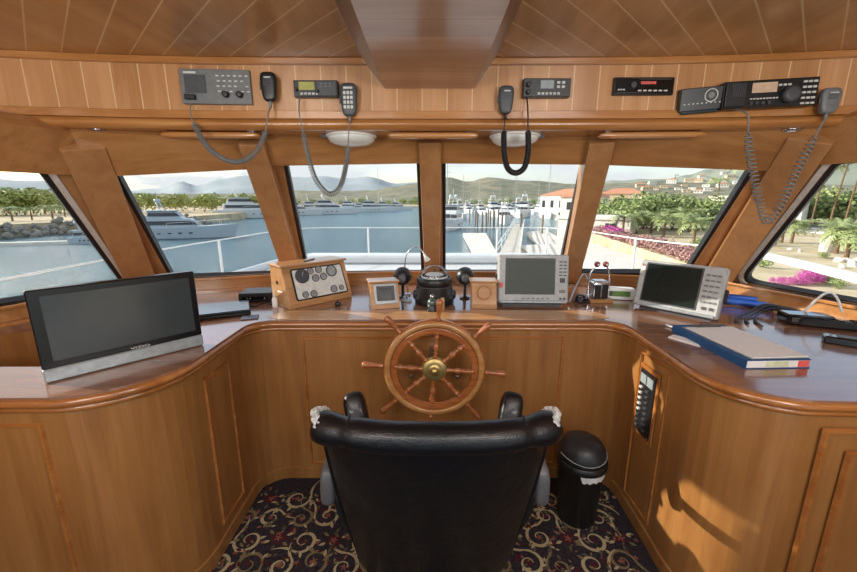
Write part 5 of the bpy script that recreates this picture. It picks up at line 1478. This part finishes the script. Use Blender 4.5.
for px, py in ((640, 187), (652, 184), (664, 188), (672, 183), (684, 186), (692, 190), (699, 182), (706, 187), (714, 181), (722, 187), (730, 178), (738, 184), (656, 190), (678, 190), (690, 182), (702, 178), (714, 190), (724, 174), (646, 190), (708, 191), (686, 192), (698, 193)):
    d_ = Vector(ray(px, py)).normalized(); best = None
    for tr in HB:
        h_ = tr.ray_cast(Vector((0, 0, H)), d_)
        if h_[0] is not None and (best is None or h_[3] < best[1]): best = (h_[0], h_[3])
    if best is None: continue
    q = best[0]; w = best[1] * rw.uniform(.008, .016)
    house((q.x, q.y, q.z), w * 1.3, w, w * .45, rw.uniform(-.9, -.2), 'small pale house on the hillside beyond the garden, right', 'pale houses on the hillside', roof=(k % 3 == 0), mat='house' if k % 2 else 'house2'); k += 1
# street lamps / posts
for i, (px, d, h) in enumerate(((738, 41, 4.0), (672, 70, 7.5), (746, 110, 6))):
    s = along(px, d, ZR, 1); t = empty('street_lamp', (s[0], s[1], ZR), label=('slim post beside the road in the right side window', 'tall thin mast rising above the garden trees', 'thin lamp post beside the pale houses')[i], cat='post')
    mb = MB(); mb.tube([(0, 0, 0), (0, 0, h)], [.07, .045], 8); mb.build('pole', M['piling'], t)
    mb = MB(); mb.box(-.1, .5, -.08, .08, h - .05, h + .05); mb.build('lamp_head', M['grey'], t)


# boats
def hull_mesh(L, Bm, h, mat_extra=None):
    mb = MB(); n = 14; vs = []
    for i in range(n + 1):
        s = i / n; y = -L * .42 + L * s
        b = Bm / 2 * (1 if s < .45 else max(.02, 1 - ((s - .45) / .55) ** 2.2)); b *= .9 + .1 * min(1, s * 4)
        zt = h * (1 + .35 * s * s)
        rake = L * .05 * max(0, s - .6)
        vs += [(-b, y + rake * 3, zt), (-b * .86, y, .12), (-b * .5, y - rake, -.5), (b * .5, y - rake, -.5), (b * .86, y, .12), (b, y + rake * 3, zt)]
    fs = []
    for i in range(n):
        for k in range(5): a = i * 6 + k; fs.append((a, a + 1, a + 7, a + 6))
        fs.append((i * 6, i * 6 + 6, i * 6 + 11, i * 6 + 5))
    fs += [(5, 4, 3, 2, 1, 0), tuple(n * 6 + k for k in range(6))]
    mb.add(vs, fs, False); return mb
def cabin(mb, x, y0, y1, z0, z1, taper=.8, slope=.6):
    hs = z1 - z0
    vs = [(-x, y0, z0), (x, y0, z0), (x * .9, y1, z0), (-x * .9, y1, z0), (-x * taper, y0 + hs * .2, z1), (x * taper, y0 + hs * .2, z1), (x * taper * .85, y1 - hs * slope * 1.6, z1), (-x * taper * .85, y1 - hs * slope * 1.6, z1)]
    mb.add(vs, [(0, 3, 2, 1), (4, 5, 6, 7), (0, 1, 5, 4), (1, 2, 6, 5), (2, 3, 7, 6), (3, 0, 4, 7)])
def motor_yacht(L, label, group=None, hull='gel', name='motor_yacht', decks=2):
    t = empty(name, (0, 0, ZW), label=label, cat='boat', group=group); Bm = L * .27; h = L * .085 + .5
    hull_mesh(L, Bm, h).build('hull', M[hull], t)
    mb = MB(); z = h * 1.02; hs = L * .055 + .75
    mb.box(-Bm * .42, Bm * .42, -L * .38, L * .12, h * .95, h * 1.1)
    cabin(mb, Bm * .42, -L * .3, L * .26, z, z + hs); z2 = z + hs
    if decks > 1: cabin(mb, Bm * .34, -L * .24, L * .1, z2, z2 + hs * .85)
    z3 = z2 + (hs * .85 if decks > 1 else 0)
    mb.box(-Bm * .36, Bm * .36, -L * .34, L * .04, z3, z3 + .12)
    mb.build('superstructure', M[hull], t)
    mb = MB(); cabin(mb, Bm * .425, -L * .27, L * .235, z + hs * .38, z + hs * .78, .94, .6)
    if decks > 1: cabin(mb, Bm * .345, -L * .22, L * .075, z2 + hs * .3, z2 + hs * .65, .94, .6)
    for s in (-1, 1):
        for k in range(4): mb.box(s * Bm * .455 - .06, s * Bm * .455 + .06, -L * .15 + k * L * .1, -L * .15 + k * L * .1 + L * .035, h * .5, h * .5 + .25)
    mb.build('window_band', M['bwin'], t)
    mb = MB(); zz = z3
    mb.tube([(-Bm * .25, -L * .1, zz), (-Bm * .2, -L * .14, zz + hs * .9), (Bm * .2, -L * .14, zz + hs * .9), (Bm * .25, -L * .1, zz)], .12, 6)
    mb.tube([(0, -L * .14, zz + hs * .8), (0, -L * .14, zz + hs * 2.0)], .05, 6); mb.sphere(.35, T(-.5, -L * .14, zz + hs * .9 + .3), 10, 6); mb.sphere(.35, T(.5, -L * .14, zz + hs * .9 + .3), 10, 6)
    mb.build('radar_arch', M[hull], t)
    mb = MB(); P = [(Bm * .45, -L * .05, h * 1.35 + .3), (Bm * .42, L * .2, h * 1.4 + .4), (Bm * .2, L * .45, h * 1.5 + .5), (0, L * .55, h * 1.5 + .6)]
    P2 = P + [(-x, y, z_) for x, y, z_ in P[::-1][1:]]; mb.tube(P2, .035, 5)
    for x, y, z_ in P2: mb.tube([(x, y, z_ - .9), (x, y, z_)], .03, 5)
    mb.build('bow_rail', M['white'], t)
    return t
def sailboat(L, label, group=None):
    t = empty('sailboat', (0, 0, ZW), label=label, cat='boat', group=group); Bm = L * .28; h = L * .07 + .35
    hull_mesh(L, Bm, h).build('hull', M['gel'], t)
    mb = MB(); cabin(mb, Bm * .3, -L * .15, L * .2, h, h + .55, .85, .8); mb.build('coachroof', M['gel'], t)
    mb = MB(); mb.tube([(0, L * .08, h), (0, L * .08, h + L * 1.2)], [.09, .05], 6); mb.tube([(0, L * .08, h + 1.4), (0, -L * .3, h + 1.5)], .06, 6); mb.tube([(-.6, L * .08, h + L * .7), (.6, L * .08, h + L * .7)], .03, 5); mb.build('mast', M['grey'], t)
    mb = MB(); mb.superell(.16, L * .18, .16, .7, .6, T(0, -L * .11, h + 1.65), 10, 8); mb.build('furled_sail', plain('sail_cover_blue', srgb(60, 84, 120), .7), t)
    mb = MB(); top = (0, L * .08, h + L * 1.18)
    for p in ((0, L * .55, h * 1.35), (0, -L * .4, h), (Bm * .45, L * .05, h), (-Bm * .45, L * .05, h)): mb.tube([top, p], .015, 4)
    mb.build('rigging', M['grey'], t); return t
def put(t, px, dist, rz, s=1.0):
    q = along(px, dist, ZW, 1); t.location = (q[0], q[1], ZW); t.rotation_euler.z = rz; t.scale = (s, s, s)
put(motor_yacht(17, 'large pale grey motor yacht on the water in the second window from the left', hull='boatgrey'), 172, 64, R(-72), .74)
put(motor_yacht(22, 'white motor yacht moored at the pontoon on the right of the second window', decks=2), 246, 130, R(-60))
put(motor_yacht(15, 'white motor yacht on the left in the window left of the central mullion'), 296, 150, R(-78))
put(motor_yacht(19, 'white motor yacht lying broadside in the middle of the window left of the central mullion'), 329, 158, R(-84))
put(motor_yacht(17, 'white flybridge yacht on the right of the window left of the central mullion'), 372, 185, R(-80))
my = motor_yacht(14, 'white motor yacht moored in the crowded marina', 'motor yachts in the marina')
spots = [(262, 190, -70), (284, 200, -80), (312, 195, -75), (350, 215, -90), (361, 200, -80), (385, 210, -90), (398, 220, -95), (276, 240, -60), (468, 170, 190), (481, 150, 185), (490, 190, 170), (500, 170, 175), (508, 150, 185), (519, 175, 170), (530, 165, 180), (541, 190, 175), (455, 200, 180), (524, 130, 160), (472, 210, 180), (494, 135, 180), (460, 150, 175), (513, 215, 90)]
for i, (px, d, a) in enumerate(spots):
    o = my if i == 0 else copy_tree(my); put(o, px, d, R(a), rw.uniform(.8, 1.15))
put(motor_yacht(13, 'white motor yacht lying bow-on just right of the central mullion, nearest in the marina'), 452, 72, R(168))
put(motor_yacht(12, 'white sport boat in the middle of the marina, beyond the gangway', decks=1), 505, 92, R(170))
sb = sailboat(12, 'white sailboat with a tall bare mast in the marina', 'sailboats in the marina')
spots = [(376, 190, -80, 1.3), (463, 120, 175, .85), (515, 130, 180, 1.0), (548, 125, 170, 1.1), (434, 160, 180, 1.2), (265, 210, -70, .9), (479, 180, 175, 1.0), (538, 220, 175, 1.1), (305, 230, -90, .9), (447, 105, 180, 1.3), (500, 240, 0, 1.0)]
for i, (px, d, a, s) in enumerate(spots):
    o = sb if i == 0 else copy_tree(sb); put(o, px, d, R(a), s)
# left pontoon and small boat
pa = atz(-40, 245, ZW + .3); pb = atz(66, 242, ZW + .3)
mb = MB(); dv = (pb - pa); L = dv.length; mb.box(0, L, 0, 1.0, ZW, ZW + .4); mb.v = [v for v in mb.v]
o = mb.build('pontoon', M['concrete']); o.location = (pa.x, pa.y, 0); o.rotation_euler.z = math.atan2(dv.y, dv.x); tag(o, 'narrow white pontoon along the foot of the rock breakwater, left', 'pontoon')
put(motor_yacht(5.2, 'small pale motorboat at the end of the left pontoon', name='motorboat', decks=1, hull='boatgrey'), 80, 62, R(-70), .8)
mb = MB(); mb.cyl(.13, ZW - 1, ZW + 3.2, None, 10); o = mb.build('piling', M['piling']); q = along(72, 63, 0, 1); o.location = (q[0], q[1], 0); tag(o, 'dark mooring pile beside the small motorboat on the left', 'pile')
# docks on the right of the centre
def dock(c, name, label):
    mb = MB(); mb.prism(c, ZW + .05, ZW + .5); o = mb.build(name, M['concrete']); tag(o, label, 'pontoon'); return o
q = [atz(x, y, ZW + .5) for x, y in ((463, 233), (486, 233), (502, 262), (480, 262))]
dock([(p.x, p.y) for p in q][::-1], 'pontoon', 'wide pale pontoon on the water right of the central mullion')
q = [atz(x, y, ZW + .5) for x, y in ((526, 232), (546, 230), (600, 262), (560, 262))]
dock([(p.x, p.y) for p in q][::-1], 'pontoon', 'grey pontoon on the water left of the quay hedge')
# gangway
pa = Vector(atz(508, 258, -2.4)); pb = Vector(atz(519, 227, -2.9)); dv = pb - pa; L = dv.length
gw = empty('gangway', pa, rz=math.atan2(dv.y, dv.x) - PI / 2, label='white ribbed gangway ramp leading away between the pontoons', cat='gangway')
mb = MB(); mb.box(-.8, .8, 0, L, -.1, 0)
for k in range(int(L / .9)): mb.box(-.8, .8, k * .9, k * .9 + .09, 0, .05)
mb.build('walkway', M['concrete'], gw)
for s in (-1, 1):
    mb = MB(); mb.tube([(s * .85, 0, .9), (s * .85, L, .9)], .05, 6); mb.tube([(s * .85, 0, .45), (s * .85, L, .45)], .035, 6)
    for k in range(8): mb.tube([(s * .85, L * k / 7, -.05), (s * .85, L * k / 7, .9)], .04, 6)
    mb.build('handrail', M['white'], gw)
pile0 = None
for px, d in ((478, 62), (483, 70), (487, 66), (491, 78), (495, 74), (499, 84), (476, 84), (503, 70), (522, 60), (544, 58), (560, 70), (489, 92), (494, 96), (500, 104), (470, 96)):
    if pile0 is None:
        mb = MB(); mb.cyl(.16, -1, 3.0, None, 10); mb.lathe([(.18, 3.0), (0, 3.35)], None, 10); pile0 = mb.build('piling', M['piling']); o = pile0
    else: o = pile0.copy(); COL.objects.link(o)
    q = along(px, d, ZW, 1); o.location = (q[0], q[1], ZW); tag(o, 'mooring pile standing among the marina pontoons', 'pile', 'mooring piles in the marina')

# ================================================================== light
w = bpy.data.worlds.new('world'); SC.world = w; w.use_nodes = True; nt = w.node_tree; nt.nodes.clear()
wo = nt.nodes.new('ShaderNodeOutputWorld'); bg = nt.nodes.new('ShaderNodeBackground'); sky = nt.nodes.new('ShaderNodeTexSky')
sky.sky_type = 'NISHITA'; sky.sun_disc = False; sky.sun_elevation = R(24); sky.sun_rotation = R(-80); sky.air_density = 1.0; sky.dust_density = 2.0
tc = nt.nodes.new('ShaderNodeTexCoord'); mp = nt.nodes.new('ShaderNodeMapping'); mp.inputs['Scale'].default_value = (1, 1, 4.5); nt.links.new(tc.outputs['Generated'], mp.inputs[0])
nz = nt.nodes.new('ShaderNodeTexNoise'); nz.inputs['Scale'].default_value = 2.6; nz.inputs['Detail'].default_value = 6; nz.inputs['Roughness'].default_value = .55; nt.links.new(mp.outputs[0], nz.inputs['Vector'])
rp_ = nt.nodes.new('ShaderNodeValToRGB'); rp_.color_ramp.elements[0].position = .36; rp_.color_ramp.elements[1].position = .56; nt.links.new(nz.outputs[0], rp_.inputs[0])
SKYV = 2.7
mx = nt.nodes.new('ShaderNodeMix'); mx.data_type = 'RGBA'; nt.links.new(rp_.outputs[0], mx.inputs[0]); nt.links.new(sky.outputs[0], mx.inputs[6]); mx.inputs[7].default_value = (SKYV * .93, SKYV * .97, SKYV, 1)
nt.links.new(mx.outputs[2], bg.inputs[0]); bg.inputs[1].default_value = .3; nt.links.new(bg.outputs[0], wo.inputs[0])

sd = Vector((1, -.2, -.4)).normalized()
su = bpy.data.lights.new('sun', 'SUN'); su.energy = 5.5; su.angle = R(.6); su.color = (1, .93, .82)
so_ = bpy.data.objects.new('sun', su); COL.objects.link(so_); so_.rotation_euler = sd.to_track_quat('-Z', 'Y').to_euler(); so_.location = (-20, 4, 12)
# unseen fill lights added aft of the helm to brighten the cabin
def area(name, loc, sx, sy, e, col, rot):
    l = bpy.data.lights.new(name, 'AREA'); l.shape = 'RECTANGLE'; l.size = sx; l.size_y = sy; l.energy = e; l.color = col
    o = bpy.data.objects.new(name, l); COL.objects.link(o); o.location = loc; o.rotation_euler = rot
area('cabin_fill', (0, -.55, 2.28), 2.6, .5, 40, (1, .96, .92), (R(35), 0, 0))  # added fill, no fixture behind it
for x in (-1.3, 1.3): area('ceiling_fill', (x, -.7, 1.8), .7, .5, 26, (1, .96, .92), (R(140), 0, 0))  # added uplights that lift the ceiling and header

SC.view_settings.view_transform = 'Standard'; SC.view_settings.look = 'None'; SC.view_settings.gamma = 1.0
SC.view_settings.use_curve_mapping = False
SC.view_settings.exposure = .27
SC.cycles.max_bounces = 8; SC.cycles.transparent_max_bounces = 16
SC.cycles.use_denoising = True
